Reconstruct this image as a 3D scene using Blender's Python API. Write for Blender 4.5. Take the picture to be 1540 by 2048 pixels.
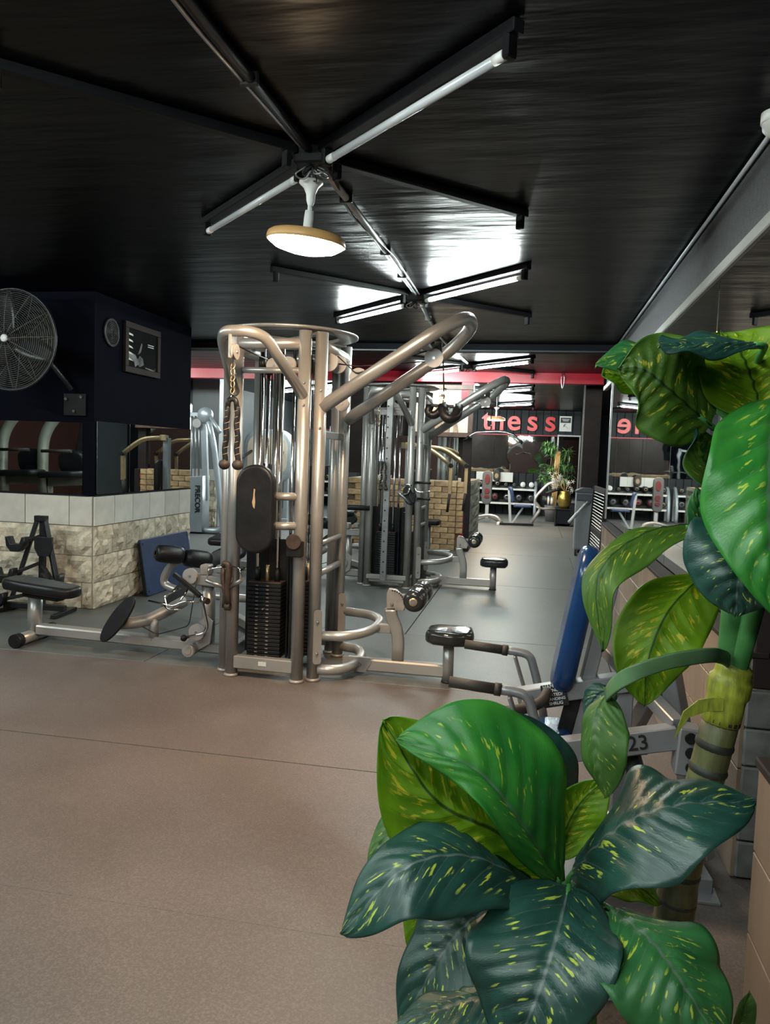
import bpy, math, random
from mathutils import Vector, Matrix
random.seed(7)
PI = math.pi
scene = bpy.context.scene
for _o in list(bpy.data.objects): bpy.data.objects.remove(_o)
COL = scene.collection

# ------------------------------------------------------------------ camera, world, exposure
EYE = Vector((0, 0, 1.5))
YAW, PITCH, ROLL = math.radians(10.8), math.radians(-4.2), math.radians(2.0)
_f = Vector((-math.sin(YAW)*math.cos(PITCH), math.cos(YAW)*math.cos(PITCH), math.sin(PITCH)))
_r = _f.cross(Vector((0, 0, 1))).normalized(); _u = _r.cross(_f)
_r2 = _r*math.cos(ROLL)+_u*math.sin(ROLL); _u2 = -_r*math.sin(ROLL)+_u*math.cos(ROLL)
camd = bpy.data.cameras.new('camera'); camd.sensor_fit = 'HORIZONTAL'; camd.sensor_width = 36.0; camd.lens = 36.0
camd.clip_start = 0.05; camd.clip_end = 100
cam = bpy.data.objects.new('camera', camd); COL.objects.link(cam)
cam.matrix_world = Matrix(((_r2.x, _u2.x, -_f.x, EYE.x), (_r2.y, _u2.y, -_f.y, EYE.y), (_r2.z, _u2.z, -_f.z, EYE.z), (0, 0, 0, 1)))
scene.camera = cam
w = bpy.data.worlds.new('world'); scene.world = w; w.use_nodes = True
w.node_tree.nodes['Background'].inputs[0].default_value = (0.75, 0.85, 1.0, 1)
w.node_tree.nodes['Background'].inputs[1].default_value = 1.0
vs = scene.view_settings
vs.view_transform = 'Standard'; vs.look = 'None'; vs.exposure = 0.0; vs.gamma = 1.0; vs.use_curve_mapping = False
try:
    cy = scene.cycles
    cy.max_bounces = 8; cy.diffuse_bounces = 3; cy.glossy_bounces = 4; cy.transmission_bounces = 3
    cy.transparent_max_bounces = 8; cy.sample_clamp_indirect = 6.0; cy.caustics_reflective = False; cy.caustics_refractive = False
except Exception:
    pass
TUBE_E = 300.0      # lit fluorescent tubes
LAMP_E = 235.0      # warm disc lamp
CEIL = 2.87

# ------------------------------------------------------------------ materials
MATS = {}
def M(name, col, rough=.5, metal=0.0, var=.12, vscale=5.0, bump=0.0, bscale=60.0, coat=0.0, orand=0.0, stretch=(1, 1, 1), detail=4.0, col2=None, trans=0.0, spec=.5):
    m = bpy.data.materials.new(name); m.use_nodes = True; MATS[name] = m
    nt = m.node_tree; N = nt.nodes; L = nt.links
    b = N['Principled BSDF']
    b.inputs['Roughness'].default_value = rough; b.inputs['Metallic'].default_value = metal
    b.inputs['Specular IOR Level'].default_value = spec
    if coat: b.inputs['Coat Weight'].default_value = coat; b.inputs['Coat Roughness'].default_value = .08
    tc = N.new('ShaderNodeTexCoord'); mp = N.new('ShaderNodeMapping'); mp.inputs['Scale'].default_value = stretch
    L.new(tc.outputs['Object'], mp.inputs['Vector'])
    no = N.new('ShaderNodeTexNoise'); no.inputs['Scale'].default_value = vscale; no.inputs['Detail'].default_value = detail
    L.new(mp.outputs[0], no.inputs['Vector'])
    cr = N.new('ShaderNodeValToRGB')
    c2 = col2 if col2 else tuple(min(1, c*(1+var)) for c in col)
    c1 = col if col2 else tuple(c*(1-var) for c in col)
    cr.color_ramp.elements[0].position = .32; cr.color_ramp.elements[1].position = .68
    cr.color_ramp.elements[0].color = (*c1, 1); cr.color_ramp.elements[1].color = (*c2, 1)
    L.new(no.outputs['Fac'], cr.inputs[0])
    out = cr.outputs[0]
    if orand:
        oi = N.new('ShaderNodeObjectInfo'); hs = N.new('ShaderNodeHueSaturation')
        ma = N.new('ShaderNodeMapRange'); ma.inputs['To Min'].default_value = 1-orand; ma.inputs['To Max'].default_value = 1+orand
        L.new(oi.outputs['Random'], ma.inputs['Value']); L.new(ma.outputs[0], hs.inputs['Value']); L.new(out, hs.inputs['Color'])
        out = hs.outputs[0]
    L.new(out, b.inputs['Base Color'])
    if bump:
        nb = N.new('ShaderNodeTexNoise'); nb.inputs['Scale'].default_value = bscale; nb.inputs['Detail'].default_value = 5
        L.new(mp.outputs[0], nb.inputs['Vector'])
        bp = N.new('ShaderNodeBump'); bp.inputs['Strength'].default_value = bump; bp.inputs['Distance'].default_value = .02
        L.new(nb.outputs['Fac'], bp.inputs['Height']); L.new(bp.outputs[0], b.inputs['Normal'])
    return m
def emis(name, col, e):
    m = bpy.data.materials.new(name); m.use_nodes = True; MATS[name] = m
    b = m.node_tree.nodes['Principled BSDF']
    b.inputs['Base Color'].default_value = (.9, .9, .9, 1)
    b.inputs['Emission Color'].default_value = (*col, 1); b.inputs['Emission Strength'].default_value = e
    return m
M('silver', (.40, .385, .37), .34, .55, .14, 3.0, .03, 30)
M('silver_worn', (.36, .33, .31), .45, .45, .25, 9.0, .05, 40)
M('steel_blue', (.42, .46, .50), .38, .45, .10, 3.0)
M('chrome', (.75, .75, .75), .13, 1.0, .08, 8.0)
M('dull_steel', (.36, .36, .37), .35, .85, .15, 9.0)
M('gold_metal', (.62, .47, .28), .32, .75, .12, 6.0)
M('olive_metal', (.34, .36, .31), .40, .5, .12, 4.0)
M('black_vinyl', (.010, .010, .012), .40, 0, .3, 7.0, .10, 25, spec=.3)
M('shiny_vinyl', (.020, .022, .023), .16, 0, .3, 6.0, .25, 16)
M('black_plastic', (.010, .010, .011), .45, 0, .25, 12.0, spec=.3)
M('batten_black', (.006, .006, .007), .5, 0, .2, 8.0, spec=.15)
M('black_iron', (.013, .014, .017), .40, .25, .3, 10.0, .06, 80)
M('dark_rust', (.060, .038, .030), .55, .3, .35, 14.0, .1, 60)
M('rubber_grip', (.032, .024, .020), .62, 0, .2, 20.0, .1, 90)
M('pulley_grey', (.36, .34, .33), .42, .1, .08, 6.0)
M('cable', (.008, .008, .008), .45)
M('white_plastic', (.72, .72, .71), .35, 0, .04)
M('paper', (.62, .61, .58), .7, 0, .05)
M('black_paint', (.0070, .008, .012), .60, 0, .2, 2.0, .04, 50, spec=.15)
M('navy_wall', (.0030, .0036, .0075), .95, 0, .15, 1.5, .05, 40, spec=.06)
M('soffit', (.036, .036, .042), .60, 0, .35, 30.0, .25, 120)
M('pale_trim', (.30, .31, .29), .45, .1, .25, 6.0, .05, 30, stretch=(1, .2, 1))
M('brown_frame', (.022, .015, .014), .75, 0, .2, 5.0, spec=.25)
M('wood_frame', (.075, .036, .024), .40, 0, .3, 8.0)
M('red_paint', (.34, .008, .022), .38, 0, .08, 2.0)
M('red_letter', (.60, .022, .024), .35, 0, .05)
M('grey_paint', (.19, .20, .21), .55, 0, .08, 2.0)
M('dark_grey_paint', (.055, .062, .07), .6, 0, .1, 2.0)
M('maroon_wall', (.10, .040, .032), .6, 0, .12, 2.0)
M('slat_wall', (.014, .015, .018), .62, 0, .2, 2.0, orand=.3, spec=.25)
M('stone_smooth', (.60, .57, .51), .62, 0, .13, 5.0, .08, 30, orand=.09)
M('stone_rough', (.58, .51, .40), .8, 0, .3, 11.0, .5, 40, orand=.14)
M('mortar', (.42, .40, .36), .85, 0, .1)
M('wood_tile', (.235, .165, .115), .42, 0, .28, 4.0, .05, 30, orand=.12, stretch=(1, 1, .25))
M('tile_grout', (.46, .40, .33), .8)
M('concrete_block', (.13, .13, .125), .8, 0, .25, 12.0, .3, 40, orand=.12)
M('brick', (.50, .33, .18), .8, 0, .28, 14.0, .45, 40, orand=.2)
M('brick_mortar', (.20, .13, .075), .9, 0, .2, 20)
M('pale_stone', (.36, .35, .27), .8, 0, .2, 9.0, .4, 25)
M('gym_blue', (.022, .045, .115), .55, 0, .2, 5.0, .08, 50)
M('blue_vinyl', (.008, .035, .115), .22, 0, .2, 6.0, .06, 20)
M('vase_gold', (.30, .22, .06), .3, .8, .25, 10.0)
M('white_flower', (.75, .73, .70), .7, 0, .08)
M('bamboo', (.55, .34, .14), .5, 0, .2, 12.0)
M('tree_leaf', (.10, .22, .06), .5, 0, .35, 12.0, orand=.1)
M('turquoise', (.10, .36, .30), .4, 0, .05)
M('kraft', (.40, .28, .17), .8, 0, .12)
M('soil', (.05, .035, .025), .95, 0, .3, 40, .5, 60)
M('pot_grey', (.12, .12, .13), .5, 0, .15, 6.0)
M('picture_black', (.010, .010, .011), .9, 0, .2, spec=.05)
M('picture_grey', (.15, .155, .16), .85, 0, .6, 9.0, spec=.1)
M('poster_cream', (.62, .52, .42), .5, 0, .06, 4.0)
M('poster_skin', (.33, .22, .15), .5, 0, .35, 14.0)
M('skin_shadow', (.12, .075, .05), .5, 0, .3, 14.0)
M('print_white', (.62, .63, .64), .5, 0, .02)
M('print_black', (.012, .012, .012), .5, 0, .02)
M('print_red', (.45, .03, .05), .5, 0, .02)
M('pad_red', (.085, .018, .022), .35, 0, .1)
M('amber_shade', (.62, .36, .14), .35)
emis('tube_lit', (.88, 1.0, .96), TUBE_E)
emis('lamp_lit', (1.0, .70, .42), LAMP_E)
m_ = M('tube_glass', (.58, .60, .62), .12, 0, .03); m_.node_tree.nodes['Principled BSDF'].inputs['Specular IOR Level'].default_value = .8
def mirror_mat(name, tint, rough, bump):
    m = M(name, tint, rough, 1.0, .02, 2.0)
    nt = m.node_tree; b = nt.nodes['Principled BSDF']
    if bump:
        tc = nt.nodes.new('ShaderNodeTexCoord'); no = nt.nodes.new('ShaderNodeTexNoise'); no.inputs['Scale'].default_value = 2.4; no.inputs['Detail'].default_value = 1
        bp = nt.nodes.new('ShaderNodeBump'); bp.inputs['Strength'].default_value = bump; bp.inputs['Distance'].default_value = .02
        nt.links.new(tc.outputs['Object'], no.inputs['Vector']); nt.links.new(no.outputs['Fac'], bp.inputs['Height']); nt.links.new(bp.outputs[0], b.inputs['Normal'])
    return m
mirror_mat('mirror', (.78, .82, .81), .015, 0)
mirror_mat('mirror_wavy', (.70, .76, .75), .02, .12)
def ceiling_mat():
    m = M('ceiling_film', (.0016, .0012, .0019), .33, 0, .2, 1.0, spec=.12)
    nt = m.node_tree; N = nt.nodes; L = nt.links; b = N['Principled BSDF']
    tc = N.new('ShaderNodeTexCoord'); mp = N.new('ShaderNodeMapping'); mp.inputs['Scale'].default_value = (.55, 2.6, 1)
    no = N.new('ShaderNodeTexNoise'); no.inputs['Scale'].default_value = 1.6; no.inputs['Detail'].default_value = 4; no.inputs['Roughness'].default_value = .5
    bp = N.new('ShaderNodeBump'); bp.inputs['Strength'].default_value = .35; bp.inputs['Distance'].default_value = .05
    L.new(tc.outputs['Object'], mp.inputs['Vector']); L.new(mp.outputs[0], no.inputs['Vector']); L.new(no.outputs['Fac'], bp.inputs['Height']); L.new(bp.outputs[0], b.inputs['Normal'])
    return m
ceiling_mat()
def floor_mat(name, c1, c2, rough, speck):
    m = bpy.data.materials.new(name); m.use_nodes = True; MATS[name] = m
    nt = m.node_tree; N = nt.nodes; L = nt.links; b = N['Principled BSDF']
    tc = N.new('ShaderNodeTexCoord')
    n1 = N.new('ShaderNodeTexNoise'); n1.inputs['Scale'].default_value = .9; n1.inputs['Detail'].default_value = 6; n1.inputs['Roughness'].default_value = .6
    n2 = N.new('ShaderNodeTexNoise'); n2.inputs['Scale'].default_value = 150; n2.inputs['Detail'].default_value = 2
    L.new(tc.outputs['Object'], n1.inputs['Vector']); L.new(tc.outputs['Object'], n2.inputs['Vector'])
    cr = N.new('ShaderNodeValToRGB'); cr.color_ramp.elements[0].position = .35; cr.color_ramp.elements[1].position = .65
    cr.color_ramp.elements[0].color = (*c1, 1); cr.color_ramp.elements[1].color = (*c2, 1)
    L.new(n1.outputs['Fac'], cr.inputs[0])
    cs = N.new('ShaderNodeValToRGB'); cs.color_ramp.elements[0].position = .42; cs.color_ramp.elements[1].position = .72
    cs.color_ramp.elements[0].color = (1-speck, 1-speck, 1-speck, 1); cs.color_ramp.elements[1].color = (1+speck*1.6, 1+speck*1.6, 1+speck*1.6, 1)
    L.new(n2.outputs['Fac'], cs.inputs[0])
    mx = N.new('ShaderNodeMix'); mx.data_type = 'RGBA'; mx.blend_type = 'MULTIPLY'; mx.inputs[0].default_value = 1
    L.new(cr.outputs[0], mx.inputs[6]); L.new(cs.outputs[0], mx.inputs[7]); L.new(mx.outputs[2], b.inputs['Base Color'])
    mr = N.new('ShaderNodeMapRange'); mr.inputs['To Min'].default_value = rough-.09; mr.inputs['To Max'].default_value = rough+.09
    L.new(n1.outputs['Fac'], mr.inputs['Value']); L.new(mr.outputs[0], b.inputs['Roughness'])
    bp = N.new('ShaderNodeBump'); bp.inputs['Strength'].default_value = .12; bp.inputs['Distance'].default_value = .004
    L.new(n2.outputs['Fac'], bp.inputs['Height']); L.new(bp.outputs[0], b.inputs['Normal'])
    return m
floor_mat('floor_brown', (.112, .092, .086), (.150, .124, .115), .52, .16)
floor_mat('floor_rubber', (.092, .094, .093), (.128, .130, .129), .46, .14)

# ------------------------------------------------------------------ mesh helpers
def basis(d, up=(0, 0, 1)):
    d = Vector(d).normalized(); up = Vector(up)
    if abs(d.dot(up)) > .98: up = Vector((0, 1, 0)) if abs(d.y) < .9 else Vector((1, 0, 0))
    x = up.cross(d).normalized(); y = d.cross(x)
    return x, y, d
def fillet(pts, r, k=6):
    pts = [Vector(p) for p in pts]
    if r <= 0 or len(pts) < 3: return pts
    out = [pts[0]]
    for i in range(1, len(pts)-1):
        a, b, c = pts[i-1], pts[i], pts[i+1]
        d1 = (a-b); d2 = (c-b); t = min(r, d1.length*.49, d2.length*.49)
        p, q = b+d1.normalized()*t, b+d2.normalized()*t
        for j in range(k+1):
            s = j/k; out.append(p*(1-s)**2+b*2*s*(1-s)+q*s*s)
    out.append(pts[-1]); return out
class MB:
    def __init__(self): self.v = []; self.f = []; self.s = []
    def add(self, vs_, fs, smooth=False):
        o = len(self.v); self.v += [tuple(p) for p in vs_]
        for q in fs: self.f.append(tuple(i+o for i in q)); self.s.append(smooth)
        return self
    def box(self, c, s, rot=None, ch=0.0):
        hx, hy, hz = s[0]/2, s[1]/2, s[2]/2; c = Vector(c)
        if isinstance(rot, (int, float)): rot = Matrix.Rotation(rot, 3, 'Z')
        V = []; F = []
        if ch <= 0:
            V = [Vector((x*hx, y*hy, z*hz)) for z in (-1, 1) for y in (-1, 1) for x in (-1, 1)]
            F = [(0, 2, 3, 1), (4, 5, 7, 6), (0, 1, 5, 4), (2, 6, 7, 3), (0, 4, 6, 2), (1, 3, 7, 5)]
        else:
            ch = min(ch, hx*.95, hy*.95, hz*.95); idx = {}
            for z in (-1, 1):
                for y in (-1, 1):
                    for x in (-1, 1):
                        for a in range(3):
                            e = [ch, ch, ch]; e[a] = 0
                            idx[(x, y, z, a)] = len(V); V.append(Vector((x*(hx-e[0]), y*(hy-e[1]), z*(hz-e[2]))))
            def q(*ks): F.append(tuple(idx[k] for k in ks))
            for sg in (-1, 1):
                a = [(sg, -1, -1, 0), (sg, 1, -1, 0), (sg, 1, 1, 0), (sg, -1, 1, 0)]; q(*(a if sg > 0 else a[::-1]))
                a = [(-1, sg, -1, 1), (-1, sg, 1, 1), (1, sg, 1, 1), (1, sg, -1, 1)]; q(*(a if sg > 0 else a[::-1]))
                a = [(-1, -1, sg, 2), (1, -1, sg, 2), (1, 1, sg, 2), (-1, 1, sg, 2)]; q(*(a if sg > 0 else a[::-1]))
            for s1 in (-1, 1):
                for s2 in (-1, 1):
                    a = [(s1, s2, -1, 0), (s1, s2, 1, 0), (s1, s2, 1, 1), (s1, s2, -1, 1)]; q(*(a[::-1] if s1*s2 > 0 else a)[::-1])
                    a = [(s1, -1, s2, 0), (s1, 1, s2, 0), (s1, 1, s2, 2), (s1, -1, s2, 2)]; q(*(a if s1*s2 > 0 else a[::-1])[::-1])
                    a = [(-1, s1, s2, 1), (1, s1, s2, 1), (1, s1, s2, 2), (-1, s1, s2, 2)]; q(*(a[::-1] if s1*s2 > 0 else a)[::-1])
                    for s3 in (-1, 1):
                        a = [(s1, s2, s3, 0), (s1, s2, s3, 1), (s1, s2, s3, 2)]; q(*(a if s1*s2*s3 > 0 else a[::-1]))
        if rot is not None: V = [rot @ p for p in V]
        return self.add([p+c for p in V], F)
    def bar(self, p0, p1, w_, h, up=(0, 0, 1), ch=.004):
        p0 = Vector(p0); p1 = Vector(p1); x, y, z = basis(p1-p0, up)
        R = Matrix((x, y, z)).transposed()
        return self.box((p0+p1)/2, (w_, h, (p1-p0).length), R, ch)
    def tube(self, pts, r, n=10, bend=0.0, caps=True, closed=False, k=6):
        P = fillet(pts, bend, k); rr = r if isinstance(r, (list, tuple)) else None
        V = []; F = []; m = len(P); x = None
        for i, p in enumerate(P):
            if closed: d = P[(i+1) % m]-P[i-1]
            else: d = P[min(i+1, m-1)]-P[max(i-1, 0)]
            d.normalize()
            if x is None: x, y, _ = basis(d)
            else:
                x = (x-d*x.dot(d)).normalized(); y = d.cross(x)
            ri = rr[min(len(rr)-1, int(i*len(rr)/m))] if rr else r
            for j in range(n):
                a = 2*PI*j/n; V.append(p+x*math.cos(a)*ri+y*math.sin(a)*ri)
        for i in range(m if closed else m-1):
            for j in range(n):
                a, b = i*n+j, i*n+(j+1) % n; c, d_ = ((i+1) % m)*n+(j+1) % n, ((i+1) % m)*n+j
                F.append((a, b, c, d_))
        self.add(V, F, True)
        if caps and not closed:
            o = len(self.v)-len(V)
            self.f.append(tuple(o+j for j in range(n))[::-1]); self.s.append(False)
            self.f.append(tuple(o+(m-1)*n+j for j in range(n))); self.s.append(False)
        return self
    def cyl(self, p0, p1, r0, r1=None, n=16):
        p0 = Vector(p0); p1 = Vector(p1); r1 = r0 if r1 is None else r1
        x, y, z = basis(p1-p0); V = []
        for p, r in ((p0, r0), (p1, r1)):
            for j in range(n): a = 2*PI*j/n; V.append(p+x*math.cos(a)*r+y*math.sin(a)*r)
        self.add(V, [(j, (j+1) % n, n+(j+1) % n, n+j) for j in range(n)], True)
        o = len(self.v)-2*n
        self.f.append(tuple(o+j for j in range(n))[::-1]); self.s.append(False)
        self.f.append(tuple(o+n+j for j in range(n))); self.s.append(False)
        return self
    def lathe(self, prof, org=(0, 0, 0), axis=(0, 0, 1), n=20, smooth=True):
        x, y, z = basis(axis); org = Vector(org); V = []; F = []
        for r, h in prof:
            for j in range(n): a = 2*PI*j/n; V.append(org+z*h+(x*math.cos(a)+y*math.sin(a))*max(r, 1e-5))
        for i in range(len(prof)-1):
            for j in range(n): F.append((i*n+j, i*n+(j+1) % n, (i+1)*n+(j+1) % n, (i+1)*n+j))
        return self.add(V, F, smooth)
    def sweep(self, pts, w_, h, up=(0, 1, 0)):
        P = [Vector(p) for p in pts]; V = []; F = []; m = len(P)
        for i, p in enumerate(P):
            x, y, d = basis(P[min(i+1, m-1)]-P[max(i-1, 0)], up)
            for a, b in ((-1, -.8), (-.8, -1), (.8, -1), (1, -.8), (1, .8), (.8, 1), (-.8, 1), (-1, .8)): V.append(p+x*a*w_/2+y*b*h/2)
        for i in range(m-1):
            for j in range(8): F.append((i*8+j, i*8+(j+1) % 8, (i+1)*8+(j+1) % 8, (i+1)*8+j))
        self.add(V, F, True); o = len(self.v)-len(V)
        self.f.append(tuple(o+j for j in range(8))[::-1]); self.s.append(False); self.f.append(tuple(o+(m-1)*8+j for j in range(8))); self.s.append(False)
        return self
    def ball(self, c, r, n=12, sx=1, sy=1, sz=1):
        V = []; F = []; m = n//2+1; c = Vector(c)
        for i in range(m+1):
            t = PI*i/m
            for j in range(n): a = 2*PI*j/n; V.append(c+Vector((r*sx*math.sin(t)*math.cos(a), r*sy*math.sin(t)*math.sin(a), -r*sz*math.cos(t))))
        for i in range(m):
            for j in range(n): F.append((i*n+j, i*n+(j+1) % n, (i+1)*n+(j+1) % n, (i+1)*n+j))
        return self.add(V, F, True)
    def slab(self, poly, t, mx=None, rnd=0.0, k=3, dome=0.0, smooth=True):
        """outline in local xy, thickness t along local z, rounded rim; mx = 4x4"""
        n = len(poly); P = [Vector((p[0], p[1])) for p in poly]
        area = sum(P[i].x*P[(i+1) % n].y-P[(i+1) % n].x*P[i].y for i in range(n))
        if area < 0: P = P[::-1]
        nor = []
        for i in range(n):
            e1 = (P[i]-P[i-1]).normalized(); e2 = (P[(i+1) % n]-P[i]).normalized()
            q = Vector((e1.y+e2.y, -(e1.x+e2.x)))
            nor.append(q.normalized() if q.length > 1e-6 else Vector((e1.y, -e1.x)))
        rnd = min(rnd, t*.499); rings = []
        if rnd > 0:
            for j in range(k+1):
                a = PI/2*j/k; rings.append((rnd*(1-math.sin(a)), -t/2+rnd*(1-math.cos(a))))
            for j in range(k+1):
                a = PI/2*j/k; rings.append((rnd*(1-math.cos(a)), t/2-rnd*(1-math.sin(a))))
        else: rings = [(0, -t/2), (0, t/2)]
        V = []; F = []
        for ins, z in rings:
            for i in range(n): q = P[i]-nor[i]*ins; V.append(Vector((q.x, q.y, z)))
        for r_ in range(len(rings)-1):
            for i in range(n): F.append((r_*n+i, r_*n+(i+1) % n, (r_+1)*n+(i+1) % n, (r_+1)*n+i))
        if mx is not None: V = [mx @ p for p in V]
        self.add(V, F, smooth and rnd > 0)
        o = len(self.v)-len(V); top = (len(rings)-1)*n
        if dome:
            c = Vector((sum(p.x for p in P)/n, sum(p.y for p in P)/n, t/2+dome)); c = mx @ c if mx is not None else c
            self.v.append(tuple(c)); ci = len(self.v)-1
            for i in range(n): self.f.append((o+top+i, o+top+(i+1) % n, ci)); self.s.append(True)
        else:
            self.f.append(tuple(o+top+i for i in range(n))); self.s.append(False)
        self.f.append(tuple(o+i for i in range(n))[::-1]); self.s.append(False)
        return self
    def mesh(self, name, mat):
        me = bpy.data.meshes.new(name); me.from_pydata(self.v, [], self.f); me.materials.append(MATS[mat])
        me.polygons.foreach_set('use_smooth', self.s); me.update(); return me
    def build(self, name, mat, parent=None, label=None, world=True):
        """world=True: coordinates are world; shifted into the parent thing's frame"""
        off = Vector((0, 0, 0)); p = parent
        while p is not None: off += p.location; p = p.parent
        if world and parent is not None: self.v = [(a-off.x, b-off.y, c-off.z) for a, b, c in self.v]
        o = bpy.data.objects.new(name, self.mesh(name, mat)); COL.objects.link(o)
        if parent is not None: o.parent = parent
        elif world and self.v:      # origin at the base centre
            xs = [q[0] for q in self.v]; ys = [q[1] for q in self.v]; zs = [q[2] for q in self.v]
            c = Vector(((min(xs)+max(xs))/2, (min(ys)+max(ys))/2, min(zs)))
            o.data.transform(Matrix.Translation(-c)); o.location = c
        if label: o['label'] = label
        return o
def tag(o, label, cat, group=None):
    o['label'] = label; o['category'] = cat
    if group: o['group'] = group
    return o
def thing(name, label, cat, loc=(0, 0, 0), rotz=0.0, group=None):
    o = bpy.data.objects.new(name, None); o.empty_display_size = .1; COL.objects.link(o); o.location = loc; o.rotation_euler = (0, 0, rotz)
    return tag(o, label, cat, group)
def struct(o):
    o['kind'] = 'structure'; return o
def dup(root, loc, rotz=None, label=None, group=None):
    def cp(o, par):
        c = o.copy(); COL.objects.link(c)
        if par is not None: c.parent = par
        for ch in o.children: cp(ch, c)
        return c
    r = cp(root, None); r.location = loc
    if rotz is not None: r.rotation_euler = (0, 0, rotz)
    if label: r['label'] = label
    if group: r['group'] = group
    return r
def inst(name, me, loc, parent, rot=None, scale=None):
    o = bpy.data.objects.new(name, me); COL.objects.link(o); o.location = loc
    if parent is not None: o.parent = parent
    if rot is not None: o.rotation_euler = rot
    if scale is not None: o.scale = scale
    return o
def rrect(w_, h, r, k=5):
    out = []
    for cx, cy, a0 in ((w_/2-r, h/2-r, 0), (-w_/2+r, h/2-r, PI/2), (-w_/2+r, -h/2+r, PI), (w_/2-r, -h/2+r, 1.5*PI)):
        for j in range(k+1): a = a0+PI/2*j/k; out.append((cx+r*math.cos(a), cy+r*math.sin(a)))
    return out
def oval(w_, h, n=24): return [(w_/2*math.cos(2*PI*i/n), h/2*math.sin(2*PI*i/n)) for i in range(n)]
def frame4(o, x, y): # 4x4 with local x,y axes
    x = Vector(x).normalized(); y = Vector(y); y = (y-x*y.dot(x)).normalized(); z = x.cross(y); o = Vector(o)
    return Matrix(((x.x, y.x, z.x, o.x), (x.y, y.y, z.y, o.y), (x.z, y.z, z.z, o.z), (0, 0, 0, 1)))
def text(name, body, size, mat, loc, x, y, parent=None, depth=.001, align='CENTER', bold=0.0, spacing=1.0):
    cu = bpy.data.curves.new(name, 'FONT'); cu.body = body; cu.size = size; cu.extrude = depth; cu.align_x = align; cu.align_y = 'CENTER'
    cu.offset = bold; cu.space_character = spacing
    ob = bpy.data.objects.new(name, cu); COL.objects.link(ob)
    bpy.context.view_layer.update()
    me = bpy.data.meshes.new_from_object(ob.evaluated_get(bpy.context.evaluated_depsgraph_get())); bpy.data.objects.remove(ob)
    me.transform(frame4(loc, x, y))
    off = Vector((0, 0, 0)); p = parent
    while p is not None: off += p.location; p = p.parent
    me.transform(Matrix.Translation(-off)); me.materials.clear(); me.materials.append(MATS[mat])
    o = bpy.data.objects.new(name, me); COL.objects.link(o)
    if parent is not None: o.parent = parent
    return o
# ------------------------------------------------------------------ floor
fl = struct(MB().box((-3.6, 8.0, -.06), (17.6, 30.0, .1)).build('floor', 'black_paint'))
def floor_piece(x0, x1, y0, y1, mat, g=.004, ga=None):
    a, b = (ga if ga else (g, g))
    return MB().box(((x0+x1)/2, (y0+a+y1-b)/2, -.006), (x1-x0-2*g, y1-y0-a-b, .012), ch=.0025 if ga is None else .0008).build('floor_slab', mat, fl)
YB = [-6.9, 2.235, 3.49, 4.9]
for i in range(3):
    floor_piece(-12.4, 5.2, YB[i], YB[i+1], 'floor_brown', ga=((.004, .0004), (.0004, .004), (.004, .002))[i])
YR = [4.9, 6.34, 9.2, 12.3, 15.5, 18.8, 22.9]
for i in range(6):
    XS = [-12.4, -6.0, -2.62, .62, 5.2] if i % 2 == 0 else [-12.4, -4.4, -1.0, 5.2]
    for j in range(len(XS)-1): floor_piece(XS[j], XS[j+1], YR[i], YR[i+1], 'floor_rubber')
# ------------------------------------------------------------------ ceiling
ce = struct(MB().box((-3.6, 8.0, CEIL+.06), (17.6, 30.0, .12)).build('ceiling', 'ceiling_film'))
struct(MB().box((-3.6, 9.45, CEIL-.045), (9.1, .18, .09), ch=.004).build('trim_1', 'black_paint'))
struct(MB().tube([(-8, 9.34, CEIL-.085), (.9, 9.34, CEIL-.085)], .011, 8).build('trim_2', 'steel_blue'))
# ------------------------------------------------------------------ outer walls
wb = struct(MB().box((-3.6, 22.95, 1.45), (17.6, .1, 3.0)).build('wall_back', 'black_paint'))
XB = -12.2
while XB < 1.3:
    MB().box((XB+.1, 21.62, 1.435), (.192, .03, 2.87), ch=.008).build('wall_board', 'slat_wall', wb); XB += .2
struct(MB().box((-12.35, 8.0, 1.45), (.1, 30, 3.0)).build('wall_left', 'maroon_wall'))
struct(MB().box((5.15, 8.0, 1.45), (.1, 30, 3.0)).build('wall_right', 'dark_grey_paint'))
wf = struct(MB().box((-3.6, -6.95, 1.45), (17.6, .1, 3.0)).build('wall_front', 'maroon_wall'))

# ------------------------------------------------------------------ left block with stone dado and mirrors
BX, BY, BYF = -3.92, 6.37, 8.35     # corner x, front y, far y
wl = struct(MB().box(((BX-12.3)/2, (BY+BYF)/2, 1.435), (12.3+BX, BYF-BY, 2.87)).build('wall_left_pier', 'navy_wall'))
def rough_mesh(w_, h, d, amp, mat, nx=9, ny=6, seed=0):
    rng = random.Random(seed); mb = MB(); V = []; F = []
    for j in range(ny+1):
        for i in range(nx+1):
            u, v = i/nx, j/ny; edge = min(u, 1-u)*nx > .6 and min(v, 1-v)*ny > .6
            z = d*.45 + ((rng.random()*amp + amp*.6*math.sin(u*9+seed)*math.cos(v*7+seed*2)) if edge else 0)
            V.append((-w_/2+w_*u, -z, -h/2+h*v))
    for j in range(ny):
        for i in range(nx): a = j*(nx+1)+i; F.append((a, a+1, a+nx+2, a+nx+1))
    mb.add(V, F, False)
    B = [(-w_/2, 0, -h/2), (w_/2, 0, -h/2), (w_/2, 0, h/2), (-w_/2, 0, h/2)]
    c = [0, nx, (ny+1)*(nx+1)-1, ny*(nx+1)]; o = len(mb.v); mb.v += B
    for k in range(4): mb.f.append((c[k], o+k, o+(k+1) % 4, c[(k+1) % 4])); mb.s.append(False)
    return mb.mesh('stone_tile', mat)
ZR = [0.0, .24, .488, .76, 1.035]
wl_off = wl.location
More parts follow.
